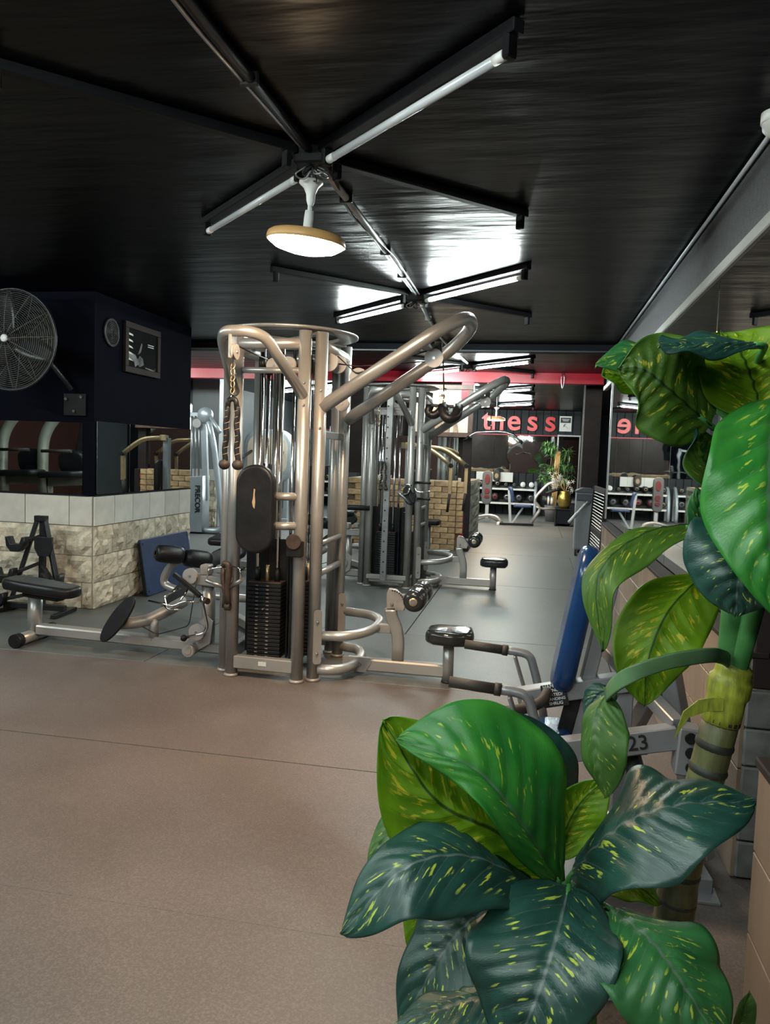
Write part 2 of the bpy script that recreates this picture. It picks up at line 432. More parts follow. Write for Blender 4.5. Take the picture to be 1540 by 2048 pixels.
def stone_run(parent, p0, p1, face, widths_r, widths_s, zr=ZR, seed=1):
    """tiles along p0->p1 (2D), face = outward 2D normal"""
    p0 = Vector((*p0, 0)); p1 = Vector((*p1, 0)); L_ = (p1-p0).length; d = (p1-p0).normalized()
    ang = math.atan2(face[1], face[0])+PI/2; nrm = Vector((face[0], face[1], 0)); rng = random.Random(seed)
    cache = {}
    for r in range(len(zr)-1):
        smooth = r == len(zr)-2; ws = widths_s if smooth else widths_r
        t = 0 if smooth else -(r*.37 % 1)*ws*.9; h = zr[r+1]-zr[r]-.007
        while t < L_-.02:
            a, b = max(0, t), min(L_, t+ws*(1 if smooth else rng.choice((.85, 1, 1.1))))
            if L_-b < .06: b = L_
            t = b
            if b-a < .04: continue
            key = (round((b-a)/ws, 1), r, rng.randrange(3))
            w_ = b-a-.007
            if smooth: me = MB().box((0, -.009, 0), (w_, .018, h), ch=.003).mesh('stone_tile', 'stone_smooth')
            else: me = rough_mesh(w_, h, .026, .030, 'stone_rough', max(4, int(w_/.045)), 6, rng.randrange(999))
            c = p0+d*((a+b)/2)+nrm*.004+Vector((0, 0, (zr[r]+zr[r+1])/2))
            inst('stone_tile', me, c-parent.location, parent, (0, 0, ang))
stone_run(wl, (-6.4, BY), (BX-.002, BY), (0, -1), .50, .45, seed=3)
stone_run(wl, (BX, BY-.01), (BX, BYF), (1, 0), .30, .34, seed=5)
mo = MB().box(((BX-8)/2, BY-.002, .52), (8+BX, .005, 1.03)).box((BX+.002, (BY+BYF)/2, .52), (.005, BYF-BY, 1.03)).build('mortar_bed', 'mortar', wl)
def mirror_panel(parent, c, s, mat='mirror'): return MB().box(c, s, ch=.002).build('mirror_panel', mat, parent)
for x0, x1 in ((-6.6, -5.05), (-5.045, -4.02)): mirror_panel(wl, ((x0+x1)/2, BY-.008, 1.375), (x1-x0-.003, .012, .655))
for y0, y1 in ((BY+.03, 6.98), (6.98, 7.62), (7.62, BYF)): mirror_panel(wl, (BX+.008, (y0+y1)/2, 1.385), (.012, y1-y0-.004, .67))
MB().box((-3.965, BY-.012, 1.375), (.09, .03, .67), ch=.004).build('corner_post', 'navy_wall', wl)
MB().box((-5.3, BY-.012, 1.04), (2.7, .03, .012)).box((BX+.008, (BY+BYF)/2, 1.04), (.03, BYF-BY, .012)).build('mirror_ledge', 'black_paint', wl)

# ------------------------------------------------------------------ right side: tiled half wall, mirrors, soffit
HX, HY0, HY1, HZ = .78, 2.92, 8.9, .82
hw = struct(MB().box((HX+.16, (HY0+HY1)/2+.01, HZ/2), (.30, HY1-HY0-.02, HZ)).build('wall_right_dado', 'tile_grout'))
def wood_tiles(parent, x, y0, y1, z1, sgn=-1):
    rows = 4; h = z1/rows
    for r in range(rows):
        y = y0-(.3 if r % 2 else 0)
        while y < y1:
            a, b = max(y0, y), min(y1, y+.6); y += .6
            if b-a < .03: continue
            MB().box((x+.005, (a+b)/2, (r+.5)*h), (.016, b-a-.006, h-.006), ch=.002).build('wall_tile', 'wood_tile', parent)
wood_tiles(hw, HX, HY0, HY1, HZ)
MB().box((HX+.03, (HY0+HY1)/2, HZ+.012), (.10, HY1-HY0, .024), ch=.004).build('ledge_cap', 'brown_frame', hw)
for r in range(5):
    MB().box((HX+.155, HY0+.004, .005+.14*(r+.5)), (.29, .03, .134), ch=.006).build('concrete_block', 'concrete_block', hw)
wu = struct(MB().box((.985, 6.75, 2.67), (.20, 7.66, .40)).build('wall_right_soffit', 'soffit'))
struct(MB().box((.875, 6.75, 2.475), (.05, 7.66, .06), ch=.006).build('trim_3', 'pale_trim'))
struct(MB().tube([(.87, 2.9, CEIL-.03), (.87, 10.6, CEIL-.03)], .012, 8).build('trim_4', 'steel_blue'))
mw = struct(MB().box((.96, 6.23, 1.24), (.16, 6.56, 2.46)).build('wall_right_mirror', 'black_paint'))
yy = 3.02
while yy < 9.4:
    y2 = min(9.45, yy+1.12); mirror_panel(mw, (.870, (yy+y2)/2, 1.645), (.012, y2-yy-.005, 1.60)); yy = y2
MB().box((.868, 9.47, 1.65), (.03, .04, 1.62), ch=.004).build('mirror_edge', 'dull_steel', mw)
struct(MB().box((.86, 2.97, 1.60), (.10, .09, 1.78), ch=.004).build('trim_5', 'brown_frame'))
# near tiled half wall beside the plant
nw = struct(MB().box((.72, -.2, .40), (.32, 4.2-.02, .80)).build('wall_right_near', 'tile_grout'))
wood_tiles(nw, .555, -2.3, 1.9, .80)
wood_end = 0
for r in range(4): MB().box((.71, 1.898, .2*(r+.5)), (.30, .016, .194), ch=.002).build('wall_tile', 'wood_tile', nw)
MB().box((.71, -.2, .812), (.33, 4.22, .024), ch=.004).build('ledge_cap', 'brown_frame', nw)
struct(MB().box((.66, 1.82, 1.847), (.10, .12, 2.044), ch=.004).build('trim_6', 'black_paint'))
MB().box((.70, -.3, 1.72), (.04, 4.1, 1.78)).build('upper_panel', 'navy_wall', nw)
# room behind the gap: dark wall with a grey-blue panelled door
dr = struct(MB().box((1.75, 2.2, 1.05), (.05, 1.6, 2.1), ch=.004).build('door_1', 'dark_grey_paint'))
for k in range(4): MB().box((1.72, 2.2, .3+.5*k), (.02, 1.4, .44), ch=.004).build('door_panel', 'grey_paint', dr)
MB().tube([(1.70, 1.6, 1.0), (1.64, 1.6, 1.0), (1.64, 1.72, 1.0)], .011, 8, .02).build('door_handle', 'chrome', dr)

# ------------------------------------------------------------------ red beam, posts, brick half wall
struct(MB().box((-5.6, 12.47, 2.80), (13.2, .16, .19), ch=.006).build('trim_7', 'red_paint'))
struct(MB().box((-1.09, 12.44, 2.57), (.20, .12, .28), ch=.005).build('trim_8', 'red_paint'))
struct(MB().box((.905, 13.3, 1.435), (.27, .5, 2.87), ch=.005).build('trim_9', 'brown_frame'))
BW0, BW1, BWY = -3.0, -.98, 12.40
bw = struct(MB().box(((BW0+BW1)/2-.01, 13.55, .56), (BW1-BW0-.02, 2.26, 1.12)).build('wall_brick', 'brick_mortar'))
bmesh_full = MB().box((0, 0, 0), (.232, .05, .088), ch=.006).mesh('brick', 'brick')
bmesh_half = MB().box((0, 0, 0), (.112, .05, .088), ch=.006).mesh('brick', 'brick')
rngb = random.Random(11)
for r in range(12):
    z = .047+r*.0935; x = BW0+(.0 if r % 2 else .12)
    lim = BW1-.09-rngb.choice((0, .02, .06, .10))
    while x < lim-.05:
        full = x+.24 < lim
        me = bmesh_full if full else bmesh_half
        wd = .24 if full else .12
        inst('brick', me, Vector((x+wd/2, BWY+.012-rngb.random()*.008, z))-bw.location, bw); x += wd
MB().box((BW1-.045, BWY-.004, .56), (.09, .05, 1.12), ch=.003).build('dark_edge', 'brown_frame', bw)
for r in range(7): MB().box((BW1-.115, BWY+.004, .10+.15*r), (.06, .03, .07), ch=.003).build('red_edge', 'red_paint', bw)
for r in range(5):
    inst('stone_tile', rough_mesh(2.2, .217, .02, .010, 'pale_stone', 30, 5, 40+r), Vector((BW1-.012, 13.52, .112+.222*r))-bw.location, bw, (0, 0, PI/2))
# mirror and dark post above the brick, where the framed poster hangs
up = struct(MB().box((-2.05, 12.56, 2.0), (2.0, .06, 1.6)).build('wall_poster', 'brown_frame'))
mirror_panel(up, (-1.75, 12.52, 1.48), (1.1, .012, .70), 'mirror')
struct(MB().box((-1.07, 12.50, 1.92), (.15, .08, 1.6), ch=.004).build('trim_10', 'brown_frame'))

# ------------------------------------------------------------------ far left wall with stone dado, columns
w5 = struct(MB().box((-6.75, 17.5, 1.435), (.3, 7.0, 2.87)).build('wall_left_far', 'dark_grey_paint'))
stone_run(w5, (-6.585, 14.0), (-6.585, 16.2), (1, 0), .42, .5, [0, .3, .6, .9, 1.12], seed=9)
struct(MB().box((-6.25, 14.25, 1.435), (.55, .5, 2.87), ch=.004).build('trim_11', 'grey_paint'))
w6 = struct(MB().box((-9.2, 14.2, 1.435), (5.4, .3, 2.87)).build('wall_left_return', 'dark_grey_paint'))
stone_run(w6, (-8.5, 14.03), (-6.53, 14.03), (0, -1), .42, .5, [0, .3, .6, .9, 1.12], seed=19)
stone_run(w5, (-6.52, 13.98), (-5.98, 13.98), (0, -1), .40, .5, [0, .3, .6, .9, 1.12], seed=29)
# ------------------------------------------------------------------ ceiling lights
def batten(name_label, hub, ang, lit, bare, group):
    t = thing('fluorescent_batten', name_label, 'ceiling light', (*hub, CEIL), 0, group)
    d = Vector((math.cos(ang), math.sin(ang), 0)); h = Vector((*hub, 0))
    a = h+d*.09; b = h+d*1.33
    z = CEIL
    MB().bar(a+Vector((0, 0, z-.022)), b+Vector((0, 0, z-.022)), .05, .042, (0, 0, 1)).build('housing', 'batten_black', t)
    for e, s in ((a, .04), (b, -.04)):
        q = e+d*s
        MB().box((q.x, q.y, z-.072), (.03, .045, .075), Matrix.Rotation(ang, 3, 'Z'), .005).build('lamp_holder', 'batten_black', t)
    if not bare:
        p, q = a+d*.06+Vector((0, 0, z-.088)), b-d*.06+Vector((0, 0, z-.088))
        tb = MB().cyl(p+d*.045, q-d*.045, .0165, n=14).build('tube', 'tube_lit' if lit else 'tube_glass', t)
        for u, v in ((p, p+d*.05), (q-d*.05, q)): MB().cyl(u, v, .0175, n=14).build('end_cap', 'white_plastic', tb)
    return t
HUBS = [(-1.05, 3.46), (-1.04, 6.49), (-1.0, 11.25), (-1.0, 15.2), (-1.0, 18.9), (-1.05, .43), (-1.05, -2.6),  # camera-end and entrance-end crosses are unseen, added as fill light
        (-5.2, 3.46), (-6.2, 10.9), (-4.6, 15.2), (-4.6, 18.9), (-5.2, .43), (-2.8, 13.8), (-2.8, 17.0)]  # crosses after the pier one are added to brighten far floor and stone
NAMES = ['above the warm pendant lamp', 'behind the near cable tower', 'in front of the red beam', 'past the red beam', 'over the dumbbell racks',
         'added above the camera end', 'added at the entrance end', 'over the left corner', 'beyond the stone pier', 'added over the squat frame', 'added over the left dumbbell racks', 'added over the near left floor', 'added behind the brick half wall', 'added before the middle dumbbell rack']
DIRS = [(-PI/4, 'right arm, nearer'), (3*PI/4, 'left arm, farther'), (PI/4, 'right arm, farther'), (-3*PI/4, 'left arm, nearer')]
for hi, hub in enumerate(HUBS):
    lit = hi not in (0,)
    for di, (ang, dn) in enumerate(DIRS):
        if hi > 4 and di > 1: continue
        bare = di > 1
        st = 'bare dark batten without a tube' if bare else ('glowing fluorescent tube on dark batten' if lit else 'unlit white fluorescent tube on dark batten')
        batten(f'{st}, {dn}, {NAMES[hi]}', hub, ang, lit, bare, 'fluorescent battens set in crosses on the ceiling')
    jb = thing('junction_box', f'small dark junction box at the cross of battens {NAMES[hi]}', 'junction box', (*hub, CEIL), 0, 'ceiling junction boxes')
    MB().box((hub[0], hub[1], CEIL-.04), (.15, .13, .08), ch=.008).build('box', 'batten_black', jb)
    if hi < 3:
        for k in range(5):
            a = k*1.3; p = Vector((hub[0], hub[1], CEIL-.08))
            MB().tube([p, p+Vector((.05*math.cos(a), .05*math.sin(a), -.05)), p+Vector((.09*math.cos(a+.6), .07*math.sin(a+.6), -.03)), p+Vector((.03*math.cos(a+1), .03*math.sin(a+1), .0))], .004, 6, .03).build('wire', 'black_plastic' if k % 2 else 'dull_steel', jb)
# conduits along the ceiling
def conduit(pts, r, lab, mat='black_plastic', clips=()):
    t = thing('ceiling_conduit', lab, 'conduit', pts[0])
    MB().tube(pts, r, 10, .1).build('pipe', mat, t)
    for c in clips: MB().box(c, (.07, .02, .05), ch=.004).build('clip', 'black_plastic', t)
z = CEIL-.024
conduit([(-1.10, -1.5, z), (-1.09, 2.4, z), (-1.05, 3.36, z)], .021, 'dark ceiling conduit running from the camera end to the first light cross', 'batten_black', [(-1.09, 1.4, z), (-1.08, 2.75, z)])
conduit([(-1.13, -1.5, z-.006), (-1.125, 2.4, z-.006), (-1.07, 3.36, z-.006)], .009, 'thin cable clipped beside the dark ceiling conduit', 'dull_steel')
conduit([(-1.045, 3.56, z), (-1.03, 4.9, z), (-1.03, 6.40, z)], .020, 'grey ceiling conduit between the first and second light cross', 'dull_steel', [(-1.04, 4.05, z), (-1.03, 5.1, z), (-1.03, 5.75, z)])
conduit([(-1.005, 3.56, z-.01), (-1.075, 4.3, z-.01), (-.99, 5.2, z-.01), (-1.0, 6.40, z-.01)], .008, 'thin black cable twisting along the grey ceiling conduit', 'cable')
conduit([(-1.03, 6.58, z), (-1.06, 7.4, z-.02), (-1.10, 8.3, z), (-1.04, 9.2, z-.05), (-1.0, 11.1, z)], .018, 'sagging grey conduit from the second light cross to the third', 'dull_steel', [(-1.07, 7.5, z-.01)])
# ------------------------------------------------------------------ pendant lamp (warm disc)
px, py, pz = -1.085, 3.56, .13
pl = thing('pendant_lamp', 'large warm glowing disc lamp hanging from a white cone under the nearest light cross', 'lamp', (px, py, 2.10))
TL = Matrix.Translation((px, py, 2.55+pz)) @ Matrix.Rotation(math.radians(6), 4, 'Y') @ Matrix.Rotation(math.radians(3), 4, 'X') @ Matrix.Translation((-px, -py, -2.55-pz))
def tilt(mb): mb.v = [tuple(TL @ Vector(p)) for p in mb.v]; return mb
MB().tube([(px, py, 2.79), (px, py, 2.64+pz)], .004, 8).build('cord', 'white_plastic', pl)
MB().lathe([(.012, 2.52+pz), (.020, 2.545+pz), (.022, 2.575+pz), (.035, 2.605+pz), (.056, 2.625+pz), (.056, 2.633+pz), (.018, 2.64+pz), (.001, 2.642+pz)], (px, py, 0), n=24).build('ceiling_rose', 'white_plastic', pl)
tilt(MB().cyl((px, py, 2.50+pz), (px, py, 2.53+pz), .010)).build('stem', 'white_plastic', pl)
tilt(MB().lathe([(.001, 2.505+pz), (.020, 2.50+pz), (.022, 2.47+pz), (.022, 2.42+pz), (.030, 2.405+pz)], (px, py, 0), n=20)).build('socket', 'white_plastic', pl)
tilt(MB().lathe([(.001, 2.408+pz), (.06, 2.406+pz), (.165, 2.396+pz), (.182, 2.384+pz), (.187, 2.368+pz), (.187, 2.353+pz), (.182, 2.351+pz)], (px, py, 0), n=40)).build('shade', 'amber_shade', pl)
tilt(MB().lathe([(.182, 2.354+pz), (.172, 2.344+pz), (.145, 2.326+pz), (.08, 2.309+pz), (.001, 2.303+pz)], (px, py, 0), n=40)).build('diffuser', 'lamp_lit', pl)
# ------------------------------------------------------------------ cable towers
def pulley(parent, c, axis, r=.056, w_=.022, mat='pulley_grey'):
    a = Vector(axis).normalized(); c = Vector(c)
    p = MB().lathe([(.001, -w_/2), (r, -w_/2), (r, -w_*.30), (r*.86, -w_*.1), (r*.86, w_*.1), (r, w_*.30), (r, w_/2), (.001, w_/2)], c, a, 28, False).build('pulley', mat, parent)
    MB().cyl(c-a*(w_*.8), c+a*(w_*.8), .009, n=8).build('axle_bolt', 'dull_steel', p)
    return p
def bolts(parent, pts, axis, r=.009):
    for p in pts: MB().cyl(Vector(p), Vector(p)+Vector(axis)*.012, r, r*.6, 8).build('bolt', 'dull_steel', parent)
plate_cache = {}
def tower(DX, DY, front_pad, label):
    T = thing('cable_tower', label, 'gym machine', (-1.69+DX, 5.15+DY, 0))
    def V(x, y, z): return Vector((x+DX, y+DY, z))
    S = 'silver'
    UP = {'A': (-1.92, 4.78), 'B': (-1.46, 4.76), 'C': (-1.37, 4.83), 'D': (-1.37, 5.48), 'A2': (-2.01, 4.88), 'L2': (-2.01, 5.45), 'E': (-1.90, 5.56), 'G': (-1.45, 5.56)}
    for k, (x, y) in UP.items():
        u = MB().cyl(V(x, y, .018), V(x, y, 2.27), .041, n=20).build('upright', S, T)
        MB().lathe([(.001, 0), (.050, 0), (.050, .012), (.043, .020), (.001, .022)], V(x, y, 0), n=20).build('foot_cap', 'silver_worn', u)
        if k in 'AB': bolts(u, [V(x+.012, y-.040, 1.94), V(x+.012, y-.040, 1.80)], (0, -1, 0))
        if k in 'CD': bolts(u, [V(x+.012, y-.040, 1.90), V(x+.012, y-.040, 1.66)], (0, -1, 0))
    def rail(p, q, z, r=.036, nm='top_rail'): return MB().cyl(V(*UP[p], z), V(*UP[q], z), r, n=16).build(nm, S, T)
    rail('A', 'B', 2.19); rail('C', 'D', 2.19); rail('A2', 'L2', 2.19); rail('E', 'G', 2.19)
    rail('A', 'B', 2.02, .02); rail('C', 'D', .90, .018, 'side_rung'); rail('C', 'D', .70, .022, 'side_rung')
    cx, cy = -1.69, 5.15
    MB().lathe([(.34, 2.285), (.455, 2.285), (.472, 2.292), (.472, 2.304), (.455, 2.308), (.34, 2.308), (.34, 2.285)], V(cx, cy, 0), n=48).build('top_ring', S, T)
    for a in range(4):
        a_ = PI/4+a*PI/2; MB().bar(V(cx, cy, 2.27), V(cx+.44*math.cos(a_), cy+.44*math.sin(a_), 2.27), .05, .02).build('ring_spoke', S, T)
    for a in range(2):
        a_ = a*PI; MB().cyl(V(cx+.06*math.cos(a_)-.02, cy+.06*math.sin(a_), .1), V(cx+.06*math.cos(a_)-.02, cy+.06*math.sin(a_), 2.2), .012, n=8).build('guide_rod', 'chrome', T)
    # bottom beams
    def beam(p, q, z, w_, h, nm='base_beam'): return MB().bar(V(*UP[p], z), V(*UP[q], z), w_, h, ch=.006).build(nm, S, T)
    b = beam('A', 'B', .10, .06, .085)
    MB().box(V(-1.69, 4.738, .105), (.055, .003, .028)).build('sticker', 'paper', b)
    beam('A2', 'L2', .10, .06, .085); beam('E', 'G', .10, .06, .085)
    # weight stacks
    def stack(c, w_, d_, n, axis, zs=.10, frontx=None):
        c = V(*c); h = .0268
        if (w_, d_) not in plate_cache: plate_cache[(w_, d_)] = MB().box((0, 0, 0), (w_, d_, h-.003), ch=.004).mesh('weight_plate', 'black_iron')
        for k in range(n): inst('weight_plate', plate_cache[(w_, d_)], Vector((c.x, c.y, zs+h*(k+.5)))-T.location, T)
        top = zs+h*n
        MB().box((c.x, c.y, top+.006), (w_*.98, d_*.96, .012), ch=.003).build('stack_top', 'dark_rust', T)
        lab = MB()
        for k in range(n):
            zz = zs+h*(k+.5)
            for s in (-.22, .10):
                if axis == 'y': lab.box((c.x+s*w_, c.y-d_/2-.0006, zz), (.018, .0012, .005))
                else: lab.box((c.x+w_/2+.0006, c.y+s*d_, zz), (.0012, .018, .005))
        lab.build('plate_numbers', 'pulley_grey', T)
        for s in (-.3, .3):
            q = Vector((c.x+(s*w_ if axis == 'y' else 0), c.y+(0 if axis == 'y' else s*d_), 0))
            MB().cyl(q+Vector((0, 0, .08)), q+Vector((0, 0, 2.16)), .013, n=10).build('guide_rod', 'chrome', T)
            MB().cyl(q+Vector((0, 0, top+.01)), q+Vector((0, 0, top+.10)), .020, n=10).build('rubber_bushing', 'black_plastic', T)
            MB().cyl(q+Vector((0, 0, 2.04)), q+Vector((0, 0, 2.13)), .024, n=12).build('rubber_bushing', 'black_plastic', T)
        q = Vector((c.x, c.y, 0))
        MB().cyl(q+Vector((0, 0, top)), q+Vector((0, 0, top+.12)), .014, n=8).build('stack_stem', 'gold_metal', T)
        MB().cyl(q+Vector((0, 0, top+.1)), q+Vector((0, 0, 2.1)), .004, n=6).build('cable', 'cable', T)
        MB().cyl(q+Vector((0, -d_/2-.03, zs+.34)) if axis == 'y' else q+Vector((w_/2+.03, 0, zs+.34)), q+Vector((0, 0, zs+.34)), .005, n=6).build('selector_pin', 'dull_steel', T)
    stack((-1.745, 4.96, 0), .235, .12, 19, 'y')
    stack((-1.52, 5.16, 0), .12, .235, 19, 'x')
    stack((-1.88, 5.2, 0), .12, .235, 19, 'x')
    MB().box(V(-1.735, 5.06, .50), (.40, .012, .80), ch=.003).build('stack_shroud', 'black_plastic', T)
    MB().box(V(-1.60, 5.16, .50), (.012, .42, .80), ch=.003).build('stack_shroud', 'black_plastic', T)
    MB().box(V(-1.53, 4.90, .48), (.012, .20, .76), ch=.003).build('stack_shroud', 'black_plastic', T)
    # front high-pulley arm
    MB().tube([V(-1.46, 4.74, 1.86), V(-1.58, 4.36, 2.17), V(-1.66, 4.27, 2.19), V(-1.80, 4.27, 2.19), V(-1.85, 4.36, 2.15), V(-1.92, 4.74, 1.88)], .034, 14, .11).build('pulley_arm', S, T)
    MB().box(V(-1.757, 4.29, 2.10), (.02, .09, .14), ch=.004).build('pulley_bracket', S, T)
    pulley(T, V(-1.735, 4.28, 2.07), (1, 0, 0), .045)
    MB().tube([V(-1.735, 4.30, 2.11), V(-1.74, 4.6, 2.10), V(-1.745, 4.93, 2.10)], .004, 6).build('cable', 'cable', T)
    MB().cyl(V(-1.735, 4.25, 1.80), V(-1.735, 4.25, 2.05), .004, n=6).build('cable', 'cable', T)
    for k in range(5): MB().tube([V(-1.735+.012*math.cos(t*PI/4), 4.25+(.0 if k % 2 else .012*math.sin(t*PI/4)), 1.985-.035*k+.02*math.sin(t*PI/4) if k % 2 == 0 else 1.985-.035*k+.02*math.sin(t*PI/4)) for t in range(8)], .003, 6, closed=True).build('chain_link', 'gold_metal', T)
    # pulleys inside the top
    for c in ((-1.70, 4.86, 2.06), (-1.60, 4.86, 2.07)): pulley(T, V(*c), (0, 1, 0), .05)
    pulley(T, V(-1.36, 4.98, 2.10), (0, 1, 0), .06); pulley(T, V(-1.33, 5.10, 2.10), (0, 1, 0), .06); pulley(T, V(-1.19, 5.12, 2.02), (0, 1, 0), .062); pulley(T, V(-1.30, 5.12, 1.84), (0, 1, 0), .05)
    # lat pulldown arm
    MB().tube([V(-1.36, 4.83, 1.795), V(-.62, 4.86, 2.30), V(-.46, 5.0, 2.405), V(-.45, 5.30, 2.385), V(-.60, 5.46, 2.26), V(-1.36, 5.48, 1.74)], .044, 16, .15, k=8).build('pulldown_arm', S, T)
    MB().bar(V(-.72, 4.88, 2.215), V(-.72, 5.44, 2.19), .06, .03).build('arm_crossbar', S, T)
    MB().box(V(-.655, 5.10, 2.20), (.05, .05, .12), ch=.004).build('pulley_bracket', 'black_plastic', T)
    pulley(T, V(-.675, 5.06, 2.145), (0, 1, 0), .062)
    for dz in (0, .05): MB().tube([V(-1.33, 5.08, 2.155-dz), V(-1.20, 5.09, 2.04+dz), V(-.70, 5.06, 2.20-dz*1.5)], .004, 6, .03).build('cable', 'cable', T)
    MB().tube([V(-.615, 5.06, 2.14), V(-.60, 5.05, 1.93)], .0045, 6).build('cable', 'cable', T)
    MB().bar(V(-1.36, 4.90, 1.62), V(-1.36, 5.42, 1.62), .012, .05).build('arm_gusset', S, T)
    for y in (4.83, 5.48):
        MB().slab(rrect(.055, .36, .02), .006, frame4(V(-1.335, y-.036, .30), (1, .4, 0), (0, 0, 1))).build('mount_plate', S, T)
        bolts(T, [V(-1.335, y-.040, .40), V(-1.335, y-.040, .19)], (0, -1, 0), .011)
    # lower handle bow and thigh post, seat
    MB().tube([V(-1.34, 4.83, .30), V(-1.12, 4.85, .31), V(-1.0, 5.0, .33), V(-1.0, 5.26, .34), V(-1.12, 5.44, .34), V(-1.34, 5.48, .34)], .032, 14, .14).build('bow_handle', S, T)
    MB().tube([V(-1.34, 4.83, .075), V(-1.2, 4.86, .075), V(-1.13, 5.0, .075), V(-1.13, 5.26, .075), V(-1.2, 5.44, .075), V(-1.34, 5.48, .075)], .034, 14, .1).build('base_bow', S, T)
    MB().bar(V(-1.0, 5.08, .325), V(-.90, 5.08, .33), .045, .06).build('bow_strut', S, T)
    bb = MB().bar(V(-1.20, 5.08, .072), V(-.52, 5.08, .072), .075, .085, ch=.01).build('seat_beam', S, T)
    MB().slab([(0, -.05), (.16, -.05), (.20, .02), (.19, .05), (0, .05)], .006, frame4(V(-1.22, 5.038, .075), (1, 0, 0), (0, 0, 1))).build('joint_plate', 'silver_worn', bb)
    bolts(bb, [V(-1.10, 5.034, .075)], (0, -1, 0), .012)
    sp = MB().cyl(V(-.50, 5.06, .0), V(-.50, 5.06, .27), .037, n=20).build('seat_post', S, T)
    MB().lathe([(.001, 0), (.042, 0), (.042, .012), (.001, .014)], V(-.50, 5.06, 0), n=18).build('foot_cap', 'black_plastic', sp)
    so = [(-.15, -.075), (-.10, -.135), (.03, -.150), (.15, -.115), (.165, 0), (.15, .115), (.03, .150), (-.10, .135), (-.15, .075)]
    MB().slab(so, .095, Matrix.Translation(V(-.50, 5.06, .318)), .035, 4, .012).build('seat_pad', 'shiny_vinyl', T)
    post = [V(-.845, 5.08, .10), V(-.845, 5.08, .25), V(-.86, 5.08, .33), V(-.90, 5.08, .42), V(-.905, 5.08, .47)]
    MB().sweep(fillet(post, .06), .078, .05).build('thigh_post', S, T)
    dp = [(-.055, -.07), (.06, -.07), (.075, -.02), (.05, .03), (.0, .07), (-.045, .075), (-.06, .04)]
    pv = MB().slab(dp, .05, frame4(V(-.875, 5.08, .53), (1, 0, 0), (0, 0, 1)), .004).build('pivot_plate', 'silver_worn', T)
    bolts(pv, [V(-.895, 5.055, .50)], (0, -1, 0), .013)
    for k in range(7): a = .3+k*.2; MB().cyl(V(-.90+.085*math.cos(a), 5.054, .52+.075*math.sin(a)), V(-.90+.085*math.cos(a), 5.052, .52+.075*math.sin(a)), .006, n=8).build('pin_hole', 'print_black', pv)
    MB().cyl(V(-.72, 4.84, .565), V(-.72, 5.34, .565), .016, n=12).build('roller_axle', 'dull_steel', T)
    MB().bar(V(-.86, 5.09, .55), V(-.72, 5.09, .565), .04, .03).build('roller_arm', S, T)
    prof = [(.018, -.115), (.045, -.118), (.066, -.105), (.074, -.07), (.076, 0), (.074, .07), (.066, .105), (.045, .118), (.018, .115)]
    for y in (4.965, 5.225):
        r_ = MB().lathe(prof, V(-.72, y, .565), (0, 1, 0), 24).build('thigh_roller', 'shiny_vinyl', T)
        MB().lathe([(.016, -.119), (.027, -.121), (.027, -.117), (.016, -.117)], V(-.72, y, .565), (0, 1, 0), 18).build('roller_rim', 'gold_metal', r_)
    # front extras
    if front_pad:
        bp = MB().slab(rrect(.25, .56, .122, 10), .075, frame4(V(-1.705, 4.60, 1.135), (1, 0, 0), (0, 0, 1)), .02, 4).build('back_pad', 'black_vinyl', T)
        MB().slab([(-.006, -.05), (.004, -.06), (.008, -.02), (.003, .03), (.006, .06), (-.003, .065), (-.006, .01), (-.013, -.02)], .002, frame4(V(-1.705, 4.5615, 1.20), (1, 0, 0), (0, 0, 1))).build('torn_patch', 'kraft', bp)
        for z_ in (1.215, 1.025): MB().cyl(V(-1.62, 4.69, z_), V(-1.46, 4.76, z_), .026, n=14).cyl(V(-1.70, 4.63, z_), V(-1.62, 4.69, z_), .026, n=14).build('pad_arm', S, T)
        MB().box(V(-1.83, 4.67, 1.10), (.022, .02, .34), ch=.003).build('turquoise_guard', 'turquoise', T)
        MB().box(V(-1.47, 4.685, .885), (.105, .06, .10), ch=.006).build('cup_bracket', 'black_plastic', T)
        MB().slab(oval(.10, .10, 20), .012, frame4(V(-1.47, 4.65, .935), (1, 0, 0), (0, 0, 1)), .003).build('cup_ring', 'dark_rust', T)
    else:
        co = MB().bar(V(-1.70, 4.60, .10), V(-1.68, 4.60, 2.22), .07, .045, (0, 1, 0), ch=.004).build('adjuster_column', 'dull_steel', T)
        for k in range(17): MB().cyl(V(-1.70+.00*k, 4.577, .2+.115*k), V(-1.70, 4.573, .2+.115*k), .010, n=10).build('pin_hole', 'print_black', co)
        MB().bar(V(-1.92, 4.74, .12), V(-1.46, 4.74, .12), .05, .05).build('column_base', S, T)
        MB().bar(V(-1.92, 4.72, 1.98), V(-1.46, 4.72, 1.98), .05, .06).build('column_head', S, T)
        for z_ in (1.03, 1.21): MB().cyl(V(-1.40, 4.78, z_), V(-1.22, 4.70, z_), .014, n=10).build('hook_peg', 'black_plastic', T)
        MB().cyl(V(-1.90, 4.7, .90), V(-2.35, 4.65, .90), .03, n=12).build('side_grip', 'black_plastic', T)
    # low row, going out to the left
    MB().bar(V(-3.62, 5.16, .10), V(-2.06, 5.12, .085), .10, .075, (0, 0, 1), ch=.01).build('row_rail', S, T)
    fb = MB().cyl(V(-3.66, 4.98, .052), V(-3.66, 5.34, .052), .045, n=18).build('foot_bar', S, T)
    for y0, y1 in ((4.93, 4.99), (5.33, 5.39)): MB().cyl(V(-3.66, y0, .052), V(-3.66, y1, .052), .051, n=18).build('rubber_cap', 'black_plastic', fb)
    MB().cyl(V(-3.66, 5.16, .05), V(-3.65, 5.16, .37), .052, n=20).build('row_seat_post', S, T)
